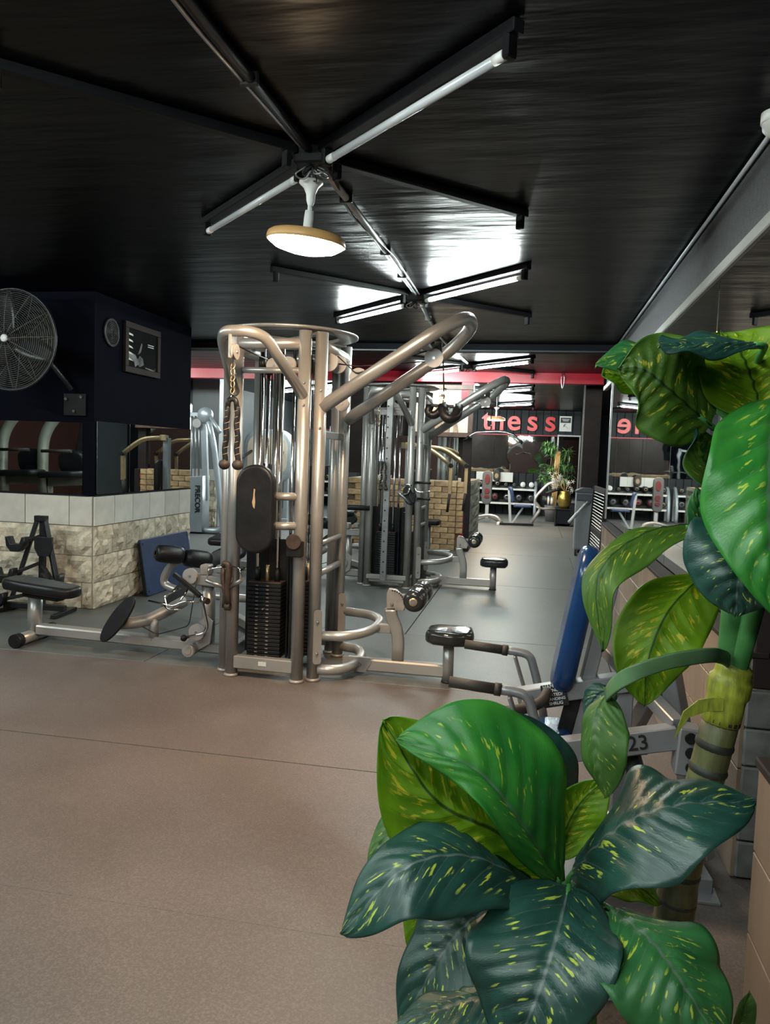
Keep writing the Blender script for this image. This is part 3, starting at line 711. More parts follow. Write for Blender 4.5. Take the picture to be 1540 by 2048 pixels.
    po = [(-.29, -.07), (-.24, -.125), (-.10, -.135), (.12, -.12), (.26, -.10), (.295, -.05), (.295, .05), (.26, .10), (.12, .12), (-.10, .135), (-.24, .125), (-.29, .07)]
    MB().slab(po, .08, frame4(V(-3.58, 5.14, .425), (1, 0, -.09), (0, 1, 0)), .03, 4).build('row_seat_pad', 'black_vinyl', T)
    MB().bar(V(-3.72, 5.15, .375), V(-3.42, 5.14, .355), .10, .05).build('seat_carrier', 'black_plastic', T)
    MB().cyl(V(-2.66, 5.12, .10), V(-2.66, 5.12, .26), .035, n=16).build('plate_post', 'silver_worn', T)
    MB().tube([V(-2.90, 5.02, .22), V(-2.72, 5.08, .235), V(-2.60, 5.18, .30), V(-2.52, 5.32, .36)], .042, 14, .1).build('plate_arm', 'silver_worn', T)
    for c, s in ((V(-2.86, 4.97, .27), 1), (V(-2.62, 5.36, .36), .9)):
        fp = MB().slab(oval(.17*s, .40*s, 28), .018, frame4(c, (.75, -.6, -.45), (.60, .1, .80)), .004).build('foot_plate', 'black_plastic', T)
    for c in ((-2.24, 5.12),):
        MB().cyl(V(*c, .10), V(*c, .56), .050, n=20).build('pulley_post', S, T)
        MB().bar(V(-2.34, 5.10, .575), V(-2.02, 5.05, .575), .10, .075, ch=.01).build('post_head', S, T)
        MB().box(V(-2.24, 5.08, .65), (.07, .09, .075), ch=.01).build('swivel_block', 'silver_worn', T)
        MB().box(V(-2.13, 5.08, .66), (.06, .07, .06), ch=.01).build('swivel_block', 'silver_worn', T)
    pulley(T, V(-2.34, 5.03, .605), (0, 1, 0), .055); pulley(T, V(-2.28, 5.02, .21), (0, 1, 0), .058)
    MB().slab([(-.09, -.07), (-.03, -.09), (.08, -.02), (.10, .14), (.05, .18), (-.02, .12), (-.09, -.02)], .010, frame4(V(-2.27, 5.045, .15), (1, 0, 0), (0, 0, 1))).build('pulley_guard', S, T)
    MB().cyl(V(-2.32, 4.96, .085), V(-2.32, 5.06, .085), .043, n=18).cyl(V(-2.32, 4.955, .085), V(-2.32, 4.96, .085), .026, n=14).build('guide_roller', 'silver_worn', T)
    MB().tube([V(-2.285, 5.02, .60), V(-2.34, 5.02, .25), V(-2.60, 5.05, .16), V(-2.95, 5.08, .30)], .004, 6, .04).build('cable', 'cable', T)
    MB().tube([V(-2.06, 5.12, .09), V(-2.01, 5.12, .09)], .055, 12).build('rail_coupler', 'silver_worn', T)
    # rear station: leg-hold rollers on a bent tube, and a rear seat
    MB().tube([V(-2.10, 5.62, .35), V(-2.80, 5.92, .30), V(-3.02, 5.94, .36), V(-2.96, 5.93, .50), V(-2.82, 5.92, .60)], .032, 12, .1).build('rear_arm', S, T)
    MB().tube([V(-2.0, 5.60, .07), V(-2.10, 5.62, .35)], .035, 12).build('rear_arm_post', S, T)
    for c in (V(-2.90, 5.83, .63), V(-2.73, 6.0, .58)):
        MB().lathe(prof, c, (.7, .68, -.16), 20).build('leg_roller', 'black_vinyl', T)
    MB().slab(rrect(.30, .30, .06), .06, frame4(V(-2.58, 6.30, .72), (1, 0, 0), (0, 1, .1)), .02).build('rear_seat_pad', 'black_vinyl', T)
    MB().slab(rrect(.34, .16, .06), .06, frame4(V(-2.55, 6.22, .60), (1, .0, .5), (0, .3, 1)), .02).build('rear_knee_pad', 'black_vinyl', T)
    MB().cyl(V(-2.5, 6.28, .02), V(-2.5, 6.28, .69), .03, n=14).build('rear_seat_post', S, T)
    MB().bar(V(-2.5, 6.28, .05), V(-1.9, 5.60, .05), .07, .07).build('rear_beam', S, T)
    return T
T1 = tower(0, 0, True, 'near silver multi-station cable tower with oval black back pad, standing on the dark rubber floor')
T2 = tower(.10, 3.80, False, 'farther cable tower with a pin-hole column, standing before the brick half wall')

# ------------------------------------------------------------------ cable attachments
def rope_strand(mb, p, q, r=.014, turns=14, n=8):
    p = Vector(p); q = Vector(q); pts = [p.lerp(q, i/24)+Vector((.004*math.sin(i*.6), 0, 0)) for i in range(25)]
    mb.tube(pts, r, n)
def twist(p, q, r=.0155, turns=9, w_=.0014):
    p = Vector(p); q = Vector(q); x, y, d = basis(q-p); pts = []
    N_ = turns*10
    for i in range(N_+1):
        a = 2*PI*turns*i/N_; pts.append(p.lerp(q, i/N_)+x*r*math.cos(a)+y*r*math.sin(a))
    return MB().tube(pts, w_, 5)
def rope(top, ln, lab, s=1.0, mat='black_vinyl', group='triceps ropes hanging from cables'):
    x, y, z = top
    t = thing('triceps_rope', lab, 'rope', (x, y, z-ln), 0, group)
    MB().tube([Vector((x-.026*s, y, z-.06*s)), Vector((x-.02*s, y, z-.012)), Vector((x, y, z)), Vector((x+.02*s, y, z-.012)), Vector((x+.026*s, y, z-.06*s))], .014*s, 8, .03).build('rope_loop', mat, t)
    for sx in (-1, 1):
        a = (x+sx*.026*s, y, z-.04*s); b = (x+sx*.034*s, y, z-ln+.05)
        st = MB(); rope_strand(st, a, b, .015*s); o = st.build('strand', mat, t)
        twist(a, b, .0148*s, 9).build('yarn', 'kraft', o)
        MB().ball((x+sx*.036*s, y, z-ln+.035), .030*s, 12, 1, 1, .9).build('rubber_end', 'rubber_grip', t)
    MB().tube([(x, y+.02*math.sin(a*PI/4), z+.005+.02*math.cos(a*PI/4)) for a in range(8)], .004, 6, closed=True).build('carabiner', 'chrome', t)
    return t
rope((-1.735, 4.25, 1.80), .42, 'thick black twisted rope hanging at the upper left of the near cable tower', 1.15)
rope((-1.62, 8.33, 1.43), .33, 'slim black rope hanging inside the farther cable tower', .8)
def stirrup(c, yaw, s, lab, tilt=0.0):
    t = thing('stirrup_handle', lab, 'cable handle', c, 0, 'chrome cable handles')
    R = Matrix.Rotation(yaw, 3, 'Z') @ Matrix.Rotation(tilt, 3, 'Y'); c = Vector(c)
    def q(x, z): return c+R @ Vector((x*s, 0, z*s))
    MB().tube([q(-.07, -.12), q(-.085, -.05), q(0, .0), q(.085, -.05), q(.07, -.12)], .006, 8, .02).build('frame', 'chrome', t)
    MB().cyl(q(-.075, -.125), q(.075, -.125), .013*s, n=10).build('grip', 'dull_steel', t)
    return t
stirrup((-1.955, 4.70, .74), .3, 1.0, 'chrome stirrup handle hooked on the near tower, left of the back pad', .35)
stirrup((-1.90, 4.69, .75), -.6, 1.0, 'second chrome stirrup handle hooked behind the first on the near tower', -.5)
stirrup((-1.28, 8.36, 1.16), .2, 1.25, 'square chrome handle hanging on the farther cable tower', .75)
st = thing('rope_bundle', 'frayed brown rope draped over the near tower beside chrome handles', 'rope', (-1.93, 4.70, .44))
MB().tube([(-1.96, 4.71, .74), (-1.95, 4.70, .765), (-1.92, 4.69, .76), (-1.915, 4.685, .70), (-1.925, 4.69, .58), (-1.915, 4.69, .49)], .020, 8, .03).build('strand', 'dark_rust', st)
MB().tube([(-1.96, 4.71, .74), (-1.962, 4.705, .66), (-1.94, 4.70, .56), (-1.945, 4.70, .47)], .018, 8, .03).build('strand', 'dark_rust', st)
MB().cyl((-1.935, 4.69, .48), (-1.90, 4.69, .48), .026, n=12).build('rubber_end', 'rubber_grip', st)
cb = thing('curl_bar_handle', 'bent chrome bar handle with a black knob hanging low on the near tower', 'cable handle', (-2.22, 4.95, .16))
MB().tube([(-2.215, 4.95, .50), (-2.20, 4.94, .42), (-2.165, 4.94, .27), (-2.19, 4.93, .225), (-2.33, 4.93, .185)], .011, 8, .03).build('bar', 'chrome', cb)
MB().ball((-2.335, 4.93, .183), .024, 10).build('knob', 'black_plastic', cb)
MB().cyl((-2.23, 4.99, .45), (-2.17, 4.95, .45), .022, n=10).build('sleeve', 'dark_rust', cb)
vb = thing('row_handle', 'tangle of chrome close-grip bars resting over the foot plates', 'cable handle', (-2.45, 5.0, .38))
MB().tube([(-2.62, 4.96, .42), (-2.42, 4.94, .40), (-2.34, 4.94, .44), (-2.24, 4.95, .44)], .008, 8, .02).build('bar', 'chrome', vb)
MB().tube([(-2.55, 5.02, .39), (-2.47, 4.98, .36), (-2.40, 4.96, .40), (-2.34, 4.96, .50)], .007, 8, .02).build('bar', 'chrome', vb)
MB().tube([(-2.36, 4.93, .38), (-2.46, 4.93, .38), (-2.50, 4.96, .46), (-2.40, 5.0, .52)], .007, 8, .02).build('bar', 'chrome', vb)
MB().bar((-2.44, 4.98, .62), (-2.23, 4.96, .48), .03, .03).build('link_bar', 'black_plastic', vb)
cl = thing('handle_cluster', 'cluster of chrome and black cable grips hung on the farther tower', 'cable handle', (-1.33, 8.35, 1.0))
for k, (a, b, c) in enumerate((((-1.42, 8.34, 1.17), (-1.33, 8.32, 1.20), (-1.28, 8.33, 1.10)), ((-1.44, 8.33, 1.08), (-1.34, 8.32, 1.09), (-1.31, 8.34, 1.19)), ((-1.28, 8.35, 1.18), (-1.24, 8.33, 1.11), (-1.10, 8.33, 1.12)), ((-1.36, 8.36, 1.2), (-1.31, 8.35, 1.02), (-1.27, 8.35, .98)))):
    MB().tube([a, b, c], .012, 8, .03).build('grip_bar', 'chrome' if k != 3 else 'black_vinyl', cl)
MB().slab(oval(.14, .22), .05, frame4((-1.33, 8.37, 1.07), (1, 0, .3), (0, 0, 1)), .015).build('leather_cuff', 'black_vinyl', cl)
sb = thing('triceps_strap', 'padded black strap handle hanging from the pulldown arm of the near tower', 'cable handle', (-.59, 5.05, 1.78))
for k in range(3): MB().tube([(-.60+.014*math.cos(a*PI/4)*(1 if k != 1 else .2), 5.05+.014*math.sin(a*PI/4)*(.2 if k != 1 else 1), 1.925-.045*k+.028*math.sin(a*PI/4+1)) for a in range(8)], .0035, 6, closed=True).build('carabiner', 'chrome', sb)
MB().bar((-.68, 5.05, 1.838), (-.505, 5.05, 1.832), .045, .018).build('strap_bar', 'black_plastic', sb)
MB().tube([(-.685, 5.04, 1.835), (-.70, 5.03, 1.79), (-.66, 5.02, 1.765), (-.615, 5.03, 1.80), (-.60, 5.04, 1.84)], .026, 10, .03).build('padded_loop', 'black_vinyl', sb)
MB().tube([(-.60, 5.03, 1.835), (-.59, 5.0, 1.78), (-.55, 4.98, 1.745), (-.505, 5.0, 1.77), (-.50, 5.04, 1.835)], .034, 10, .03).build('padded_loop', 'black_vinyl', sb)
# ------------------------------------------------------------------ wall fan on the pier
fc = Vector((-4.41, 5.90, 2.37)); fr = .425
fn = thing('wall_fan', 'large round black wire-cage fan mounted high on the dark pier', 'fan', (fc.x, BY, 1.95))
MB().tube([fc+Vector((fr*math.cos(a*PI/32), 0, fr*math.sin(a*PI/32))) for a in range(64)], .010, 8, closed=True).build('cage_rim', 'black_iron', fn)
M('fan_wire', (.075, .073, .062), .5, .3)
def cage(y_, dome_, nm):
    mb = MB()
    for k in range(22):
        r = .065+.0165*k; yy_ = y_+dome_*(1-(r/fr)**2)
        mb.tube([fc+Vector((r*math.cos(a*PI/24), yy_, r*math.sin(a*PI/24))) for a in range(48)], .0017, 4, closed=True)
    o = mb.build(nm, 'fan_wire', fn); o['kind'] = 'stuff'
    for k in range(12):
        a = k*PI/6+.06; pts = []
        for j in range(8): r = .04+(fr-.04)*j/7; pts.append(fc+Vector((r*math.cos(a), y_+dome_*(1-(r/fr)**2), r*math.sin(a))))
        MB().tube(pts, .0028, 5).build('cage_spoke', 'fan_wire', fn)
cage(0, -.085, 'front_grille'); cage(.02, .085, 'rear_grille')
MB().lathe([(.001, -.012), (.025, -.010), (.036, 0), (.001, .004)], fc+Vector((0, -.088, 0)), (0, 1, 0), 24).build('hub_badge', 'print_white', fn)
for k in range(3):
    a0 = math.radians(100+120*k); V_ = []; F_ = []
    for i in range(9):
        r = .05+.34*i/8; hw_ = .05+.05*math.sin(PI*min(1, i/8*.8+.15))
        for j in range(5):
            t_ = (j/4-.5)*2*hw_; tw = math.radians(32-18*i/8)
            ca, sa = math.cos(a0), math.sin(a0)
            V_.append(fc+Vector((r*ca-t_*math.cos(tw)*sa, .012+t_*math.sin(tw), r*sa+t_*math.cos(tw)*ca)))
    for i in range(8):
        for j in range(4): q = i*5+j; F_.append((q, q+1, q+6, q+5))
    o = MB().add(V_, F_, True).build('blade', 'black_iron', fn)
    so_ = o.modifiers.new('thick', 'SOLIDIFY'); so_.thickness = .004
MB().lathe([(.001, -.02), (.045, -.02), (.05, .02), (.09, .05), (.10, .16), (.085, .21), (.001, .22)], fc, (0, 1, 0), 24).build('motor', 'black_plastic', fn)
MB().tube([fc+Vector((.02, .20, 0)), fc+Vector((.10, .30, -.08)), fc+Vector((.30, .42, -.38))], .022, 10, .06).build('arm', 'black_iron', fn)
wp = MB().box((-4.10, BY-.012, 1.86), (.22, .024, .20), ch=.004).build('wall_plate', 'batten_black', fn)
for q in ((-4.18, 1.91), (-4.03, 1.93), (-4.10, 1.80)): MB().cyl((q[0], BY-.04, q[1]), (q[0], BY-.024, q[1]), .014, n=10).build('bolt', 'chrome', wp)
# ------------------------------------------------------------------ round speaker and framed picture on the pier side
X0 = BX+.004
sk = thing('wall_speaker', 'round black speaker grille set in the dark pier wall', 'speaker', (X0, 6.635, 2.44))
MB().lathe([(.001, 0), (.135, 0), (.135, .012), (.118, .020), (.112, .010), (.001, .010)], (X0, 6.635, 2.55), (1, 0, 0), 36).build('bezel', 'black_plastic', sk)
for k in range(6):
    r = .018+.018*k; MB().tube([(X0+.014, 6.635+r*math.cos(a*PI/16), 2.55+r*math.sin(a*PI/16)) for a in range(32)], .0045, 6, closed=True).build('grille_ring', 'black_iron', sk)
pc = thing('framed_picture', 'dark framed sport picture hanging on the pier side above the mirror', 'picture', (X0, 7.19, 2.215))
def frame(parent, x, y0, y1, z0, z1, w_, t_, mat):
    for a in (((y0+y1)/2, z0+w_/2, y1-y0, w_), ((y0+y1)/2, z1-w_/2, y1-y0, w_), (y0+w_/2, (z0+z1)/2, w_, z1-z0-2*w_), (y1-w_/2, (z0+z1)/2, w_, z1-z0-2*w_)):
        MB().box((x+t_/2, a[0], a[1]), (t_, a[2], a[3]), ch=.004).build('frame_side', mat, parent)
frame(pc, X0, 6.845, 7.545, 2.215, 2.70, .06, .035, 'brown_frame')
pp = MB().box((X0+.012, 7.195, 2.457), (.010, .58, .37)).build('print', 'picture_black', pc)
def flat(parent, pts, x, mat, nm): # y,z polygon facing +x
    return MB().slab(pts, .002, frame4((x, 0, 0), (0, 1, 0), (0, 0, 1))).build(nm, mat, parent)
flat(pp, [(6.93, 2.42), (7.05, 2.40), (7.10, 2.36), (7.14, 2.40), (7.20, 2.38), (7.22, 2.32), (7.14, 2.29), (7.10, 2.31), (7.05, 2.28), (7.03, 2.33), (6.93, 2.35)], X0+.0185, 'picture_grey', 'printed_figure')
flat(pp, [(7.13, 2.42), (7.16, 2.44), (7.19, 2.52), (7.17, 2.53), (7.14, 2.47), (7.10, 2.41)], X0+.0185, 'picture_grey', 'printed_figure')
for k in range(5): flat(pp, [(6.925, 2.60-.06*k), (7.0-.01*k, 2.59-.06*k), (7.01, 2.575-.06*k), (6.925, 2.58-.06*k)], X0+.019, 'print_white', 'printed_stroke')
for k in range(2): flat(pp, [(7.30, 2.535-.02*k), (7.42, 2.535-.02*k), (7.42, 2.528-.02*k), (7.30, 2.528-.02*k)], X0+.019, 'print_white', 'printed_stroke')
flat(pp, [(7.25, 2.30), (7.44, 2.29), (7.46, 2.32), (7.45, 2.28), (7.40, 2.277), (7.25, 2.29)], X0+.019, 'picture_grey', 'printed_stroke')
# ------------------------------------------------------------------ blue mat leaning on the pier
mt = thing('exercise_mat', 'blue foam exercise mat leaning against the stone pier', 'mat', (-3.78, 7.6, 0))
mm = frame4((-3.80, 7.60, .285), (0, 1, 0), (-.16, 0, 1))
MB().slab(rrect(1.08, .575, .03), .035, mm, .008).build('mat_body', 'gym_blue', mt)
for sx, sy in ((-.5, .24), (.5, .24), (-.5, -.24), (.5, -.24)):
    MB().cyl(mm @ Vector((sx, sy, .016)), mm @ Vector((sx, sy, .020)), .012, n=10).build('eyelet', 'black_plastic', mt)
MB().slab([(-.56, -.25), (-.53, -.27), (-.53, .26), (-.55, .25)], .03, mm).build('worn_edge', 'black_plastic', mt)
# ------------------------------------------------------------------ black stand with cradles
rk = thing('bar_stand', 'black iron A-frame stand with cup cradles in front of the stone pier', 'rack', (-4.27, 6.05, 0))
IR = 'black_iron'
MB().bar((-4.28, 6.14, .03), (-4.28, 6.16, .84), .05, .05).build('upright', IR, rk)
for s in (-1, 1): MB().bar((-4.28+s*.24, 6.06, .12), (-4.28+s*.035, 6.13, .83), .045, .035).build('side_leg', IR, rk)
MB().box((-4.28, 6.13, .835), (.11, .06, .05), ch=.005).build('head', IR, rk)
MB().bar((-4.58, 6.04, .06), (-3.98, 6.04, .06), .05, .05).build('cross_base', IR, rk)
for s in (-1, 1): MB().bar((-4.28+s*.30, 5.86, .02), (-4.28+s*.26, 6.24, .02), .05, .035).build('floor_foot', IR, rk)
def cradle(c, s, y1):
    c = Vector(c)
    MB().slab([(-.08, .06), (-.07, -.02), (-.03, -.07), (.04, -.07), (.09, -.02), (.10, .06), (.07, .06), (.05, .0), (-.03, .0), (-.05, .06)], .09, frame4(c, (1, .1, 0), (0, 0, 1)), .008).build('cradle', IR, rk)
    MB().bar(c+Vector((0, .02, -.02)), Vector((-4.28, 6.12, c.z+y1)), .035, .03).build('cradle_arm', IR, rk)
cradle((-4.52, 5.96, .34), 1, .10); cradle((-4.06, 5.96, .32), 1, .12); cradle((-4.60, 5.94, .12), 1, .06); cradle((-4.42, 5.98, .62), 1, .06)
MB().slab([(-.085, .08), (.085, .08), (.085, -.02), (.05, -.09), (-.05, -.09), (-.085, -.02)], .02, frame4((-4.20, 6.05, .60), (1, .1, 0), (0, 0, 1)), .005).build('shield_plate', IR, rk)
# ------------------------------------------------------------------ high machine seen in the pier mirror (left of the frame)
am = thing('dip_machine', 'olive-grey machine with two bent tubes and black pads reflected in the pier mirror', 'gym machine', (-7.1, 2.55, 0))
OM = 'olive_metal'
def far(mb, *a):     # the design was sketched close to the mirror; it stands farther off and is larger
    k = 1.34; mb.v = [(x*k, 12.74-(12.74-y)*k, max(0.0, 1.5+(z_-1.5)*k)) for x, y, z_ in mb.v]; return mb.build(*a)
for dx in (0, .50):
    far(MB().tube([(-5.72+dx, 5.14, .0), (-5.78+dx, 5.14, 1.30), (-5.76+dx, 5.14, 1.62), (-5.50+dx, 5.14, 1.92), (-5.22+dx, 5.14, 2.02)], .058, 14, .25), 'bent_tube', OM, am)
    far(MB().bar((-5.72+dx, 5.12, 1.08), (-5.23+dx, 5.12, 1.11), .09, .09), 'cross_beam', OM, am)
    far(MB().bar((-5.21+dx, 5.12, .02), (-5.24+dx, 5.12, 1.14), .09, .09), 'front_post', OM, am)
    far(MB().slab(rrect(.50, .36, .10), .07, frame4((-5.47+dx, 5.20, 1.175), (1, 0, .05), (0, 1, 0)), .025), 'knee_pad', 'black_vinyl', am)
    far(MB().slab(rrect(.32, .26, .09), .10, frame4((-5.46+dx, 5.06, 1.31), (1, 0, 0), (0, .2, 1)), .03), 'back_roll', 'black_vinyl', am)
    far(MB().tube([(-5.68+dx, 5.3, 1.42), (-5.33+dx, 5.3, 1.43)], .018, 10), 'hand_grip', 'rubber_grip', am)
far(MB().bar((-6.0, 5.12, .05), (-4.5, 5.12, .05), .10, .09), 'floor_beam', OM, am)
far(MB().slab(rrect(.22, .75, .08), .08, frame4((-4.86, 4.95, 1.52), (1, 0, -.2), (.2, 0, 1)), .02), 'back_board', 'black_vinyl', am)
# ------------------------------------------------------------------ shrug machine behind the plant (blue pad)
hm = thing('shrug_machine', 'grey steel shrug machine with tall blue back pad beside the tiled half wall', 'gym machine', (.25, 3.15, 0))
G = 'steel_frame'
M(G, (.26, .262, .275), .40, .45, .12, 5.0, .03, 40)
MB().slab(rrect(.27, .61, .12, 8), .085, frame4((.195, 3.17, .865), (0, -1, 0), (.17, 0, 1)), .035, 4).build('back_pad', 'blue_vinyl', hm)
MB().bar((.195, 3.17, .30), (.34, 3.17, 1.10), .055, .075).build('pad_upright', G, hm)
MB().bar((.15, 3.13, .30), (.215, 3.13, .62), .012, .06).build('upright_edge', 'black_plastic', hm)
fb_ = MB().bar((-.02, 3.13, .535), (.46, 3.13, .655), .075, .07).build('top_beam', G, hm)
MB().cyl((.02, 3.06, .535), (.02, 3.10, .535), .022, n=14).build('pivot_bolt', 'kraft', fb_)
lb_ = MB().slab(rrect(.098, .092, .004), .004, frame4((.125, 3.087, .571), (1, 0, .25), (-.25, 0, 1))).build('label_plate', 'print_black', fb_)
for k, (tx, sz) in enumerate((('HAMMER', .020), ('STRENGTH', .017), ('SEATED/', .017), ('STANDING', .016), ('SHRUG', .017))):
    zz = .038-.0175*k; text('label_text', tx, sz, 'print_white', Vector((.125, 3.0845, .571))+Vector((-.25, 0, .97))*zz, (1, 0, .25), (-.25, 0, 1), lb_, .0004, bold=.0004)
MB().tube([(-.14, 2.98, .505), (.0, 2.98, .535), (.075, 2.99, .565), (.095, 3.06, .59)], .021, 10, .05).build('adjust_handle', 'rubber_grip', hm)
for y, dx in ((3.47, 0.0), (2.86, -.005)):
    MB().tube([(-.10+dx, y, .642), (-.03+dx, y, .640), (.025+dx, y, .628), (.065+dx, y, .50), (.10+dx, y, .34)], .019, 12, .05).build('handle_tube', G, hm)
    MB().cyl((-.27+dx, y, .655), (-.085+dx, y, .642), .021, n=14).build('hand_grip', 'rubber_grip', hm)
    MB().cyl((-.10+dx, y, .643), (-.075+dx, y, .641), .0245, n=14).build('grip_collar', 'rubber_grip', hm)
    MB().bar((-.045+dx, y, .625), (.03+dx, y, .40), .012, .075, (0, 1, 0)).build('handle_plate', G, hm)
MB().slab(rrect(.24, .26, .07), .07, frame4((.08, 3.17, .38), (1, 0, .1), (0, 1, 0)), .025).build('seat_pad', 'blue_vinyl', hm)
MB().cyl((.08, 3.17, .02), (.08, 3.17, .34), .035, n=16).build('seat_post', G, hm)
l2 = MB().bar((.08, 2.82, .435), (.545, 2.82, .545), .065, .082).build('lever_beam', G, hm)
text('lever_number', '23', .075, 'print_black', (.408, 2.784, .515), (1, 0, .235), (-.235, 0, 1), l2, .0005, bold=.0006)
MB().bar((.373, 2.7835, .465), (.443, 2.7835, .481), .001, .003).build('lever_underline', 'print_black', l2)
ep = MB().box((.575, 2.81, .505), (.075, .09, .17), Matrix.Rotation(.06, 3, 'Y'), .006).build('end_plate', G, hm)
for k in range(3): MB().cyl((.578+.004*k, 2.762, .56-.052*k), (.578+.004*k, 2.755, .56-.052*k), .020, n=16).build('rubber_stop', 'black_plastic', ep)
MB().bar((.545, 2.82, .58), (.32, 3.40, .72), .05, .05).build('link_beam', G, hm)
MB().cyl((.27, 2.98, .66), (.37, 2.90, .40), .024, n=14).build('weight_horn', 'chrome', hm)
MB().cyl((.40, 2.86, .44), (.43, 2.80, .33), .034, n=16).build('rubber_bumper', 'black_plastic', hm)
MB().bar((.40, 3.15, .05), (.40, 3.15, .60), .06, .075).build('main_column', G, hm)
MB().bar((.56, 3.12, .70), (.70, 3.0, .02), .06, .07).build('rear_leg', G, hm)
MB().bar((.36, 3.46, .05), (.56, 3.12, .74), .05, .06).build('rear_brace', G, hm)
MB().bar((-.25, 3.15, .045), (.60, 3.15, .045), .08, .075).build('base_rail', G, hm)
MB().slab([(-.24, .06), (.10, .10), (.15, -.09), (-.24, -.09)], .02, frame4((.52, 2.80, .10), (1, 0, 0), (0, 0, 1))).build('base_side_plate', G, hm)
for y in (2.76, 3.52):
    MB().bar((.60, 3.14, .04), (.64, y, .035), .09, .06).build('base_foot', G, hm)
    MB().box((.64, y, .006), (.12, .10, .012), ch=.002).build('floor_plate', G, hm)
MB().bar((-.20, 2.88, .045), (-.20, 3.42, .045), .08, .07).build('front_base', G, hm)
# small white tub with kraft paper next to the machine
tb = thing('white_tub', 'white plastic tub holding crumpled brown paper behind the big leaves', 'tub', (.19, 2.40, 0))
MB().lathe([(.001, .0), (.075, .0), (.09, .38), (.098, .40), (.098, .415), (.092, .415), (.085, .38), (.08, .34), (.001, .34)], (.19, 2.40, 0), n=28).build('tub_body', 'white_plastic', tb)
rngp = random.Random(4)
mbp = MB(); Vp = []
for i in range(7):
    for j in range(7): Vp.append((.19-.063+.021*i, 2.40-.063+.021*j, .385+rngp.random()*.05))
mbp.add(Vp, [(j*7+i, j*7+i+1, (j+1)*7+i+1, (j+1)*7+i) for j in range(6) for i in range(6)]).build('crumpled_paper', 'kraft', tb)
# white dome camera at the top right
dc = thing('dome_camera', 'white dome camera under the ceiling at the top right soffit', 'camera', (.86, 3.22, 2.70))
MB().lathe([(.001, 2.84), (.055, 2.838), (.055, 2.80), (.048, 2.80)], (.835, 3.22, 0), n=24).build('mount', 'white_plastic', dc)
MB().lathe([(.050, 2.80), (.047, 2.775), (.03, 2.755), (.001, 2.748)], (.835, 3.22, 0), n=24).build('dome', 'white_plastic', dc)
# ------------------------------------------------------------------ far room: letters, mirrors, racks
LT = [('o', -9.21), ('u', -8.14), ('l', -4.97), ('t', -1.33), ('n', -1.04), ('e', -.59), ('s', -.09), ('s', .39), ('i', -1.76), ('f', -2.1)]
ex = {'o': 'half hidden by the near tower rope', 'u': 'seen between the near tower uprights', 'l': 'seen just left of the farther tower', 't': 'right after the red post', 'n': 'behind the small warm lamp', 'e': 'right of the small warm lamp', 's': '', 'i': 'hidden beside the red post', 'f': 'hidden behind the framed poster'}
ns = 0
for ch, x in LT:
    e_ = ex[ch]
    if ch == 's': e_ = ('between the e and the last s', 'last, beside the small poster')[ns]; ns += 1
    o = text('wall_letter', ch, .80, 'red_letter', (0, 0, 0), (1, 0, 0), (0, 0, 1), None, .03, bold=.012)
    zs = [v.co.z for v in o.data.vertices]; xs = [v.co.x for v in o.data.vertices]
    o.data.transform(Matrix.Translation((-(min(xs)+max(xs))/2, 0, -min(zs)))); o.location = (x, 21.565, 2.305)
    tag(o, f'red raised letter {ch} on the dark board wall, {e_}', 'letter', 'red letters on the far wall')
xx = -9.6
while xx < .5:
    x2 = min(.58, xx+1.7); mirror_panel(wb, ((xx+x2)/2, 21.595, 1.66), (x2-xx-.01, .014, 1.02), 'mirror_wavy'); xx = x2
struct(MB().box((-4.5, 21.58, 2.19), (10.2, .03, .03), ch=.004).build('trim_12', 'red_paint'))
ps = thing('wall_poster', 'black and white paper poster beside the last red letter', 'poster', (.79, 21.58, 2.32))
sh = MB().box((.79, 21.585, 2.525), (.32, .008, .41)).build('sheet', 'paper', ps)
MB().box((.79, 21.579, 2.62), (.27, .004, .14)).build('printed_block', 'print_black', sh)
for k in range(3): MB().box((.79, 21.576, 2.65-.025*k), (.20-.03*k, .002, .010)).build('printed_line', 'print_white', sh)
MB().bar((.72, 21.579, 2.50), (.86, 21.579, 2.40), .004, .03, (0, 1, 0)).build('printed_hammer', 'print_black', sh)
MB().bar((.73, 21.578, 2.43), (.77, 21.578, 2.52), .004, .05, (0, 1, 0)).build('printed_hammer', 'print_black', sh)
gd = struct(MB().box((.90, 21.57, 1.30), (.62, .03, 1.85), ch=.004).build('door_2', 'dull_steel'))
MB().box((.90, 21.55, 1.32), (.54, .012, 1.72)).build('glass_pane', 'mirror', gd)
# dumbbells
def make_dumbbell(head, r, ln, mat, capmat):
    mb1 = []
    for s in (-1, 1):
        m_ = MB()
        if head == 'hex': m_.lathe([(.001, -ln/2), (r*.8, -ln/2), (r, -ln/2+.02), (r, ln/2-.02), (r*.8, ln/2), (.001, ln/2)], (0, s*(.07+ln/2), r*.9), (0, 1, 0), 6, False)
        else: m_.lathe([(.001, -ln/2), (r*.9, -ln/2), (r, -ln/2+.012), (r, ln/2-.012), (r*.9, ln/2), (.001, ln/2)], (0, s*(.07+ln/2), r), (0, 1, 0), 20)
        mb1.append(m_.mesh('weight_head', mat))
    hd = MB().cyl((0, -.09, r), (0, .09, r), .017, n=10).mesh('handle', 'chrome')
    cap = MB().lathe([(r*.42, -.004), (r*.55, -.002), (r*.55, .002), (r*.42, .003)], (0, -.07-ln-.001, r), (0, -1, 0), 18).mesh('end_ring', capmat)
    return mb1, hd, cap, r
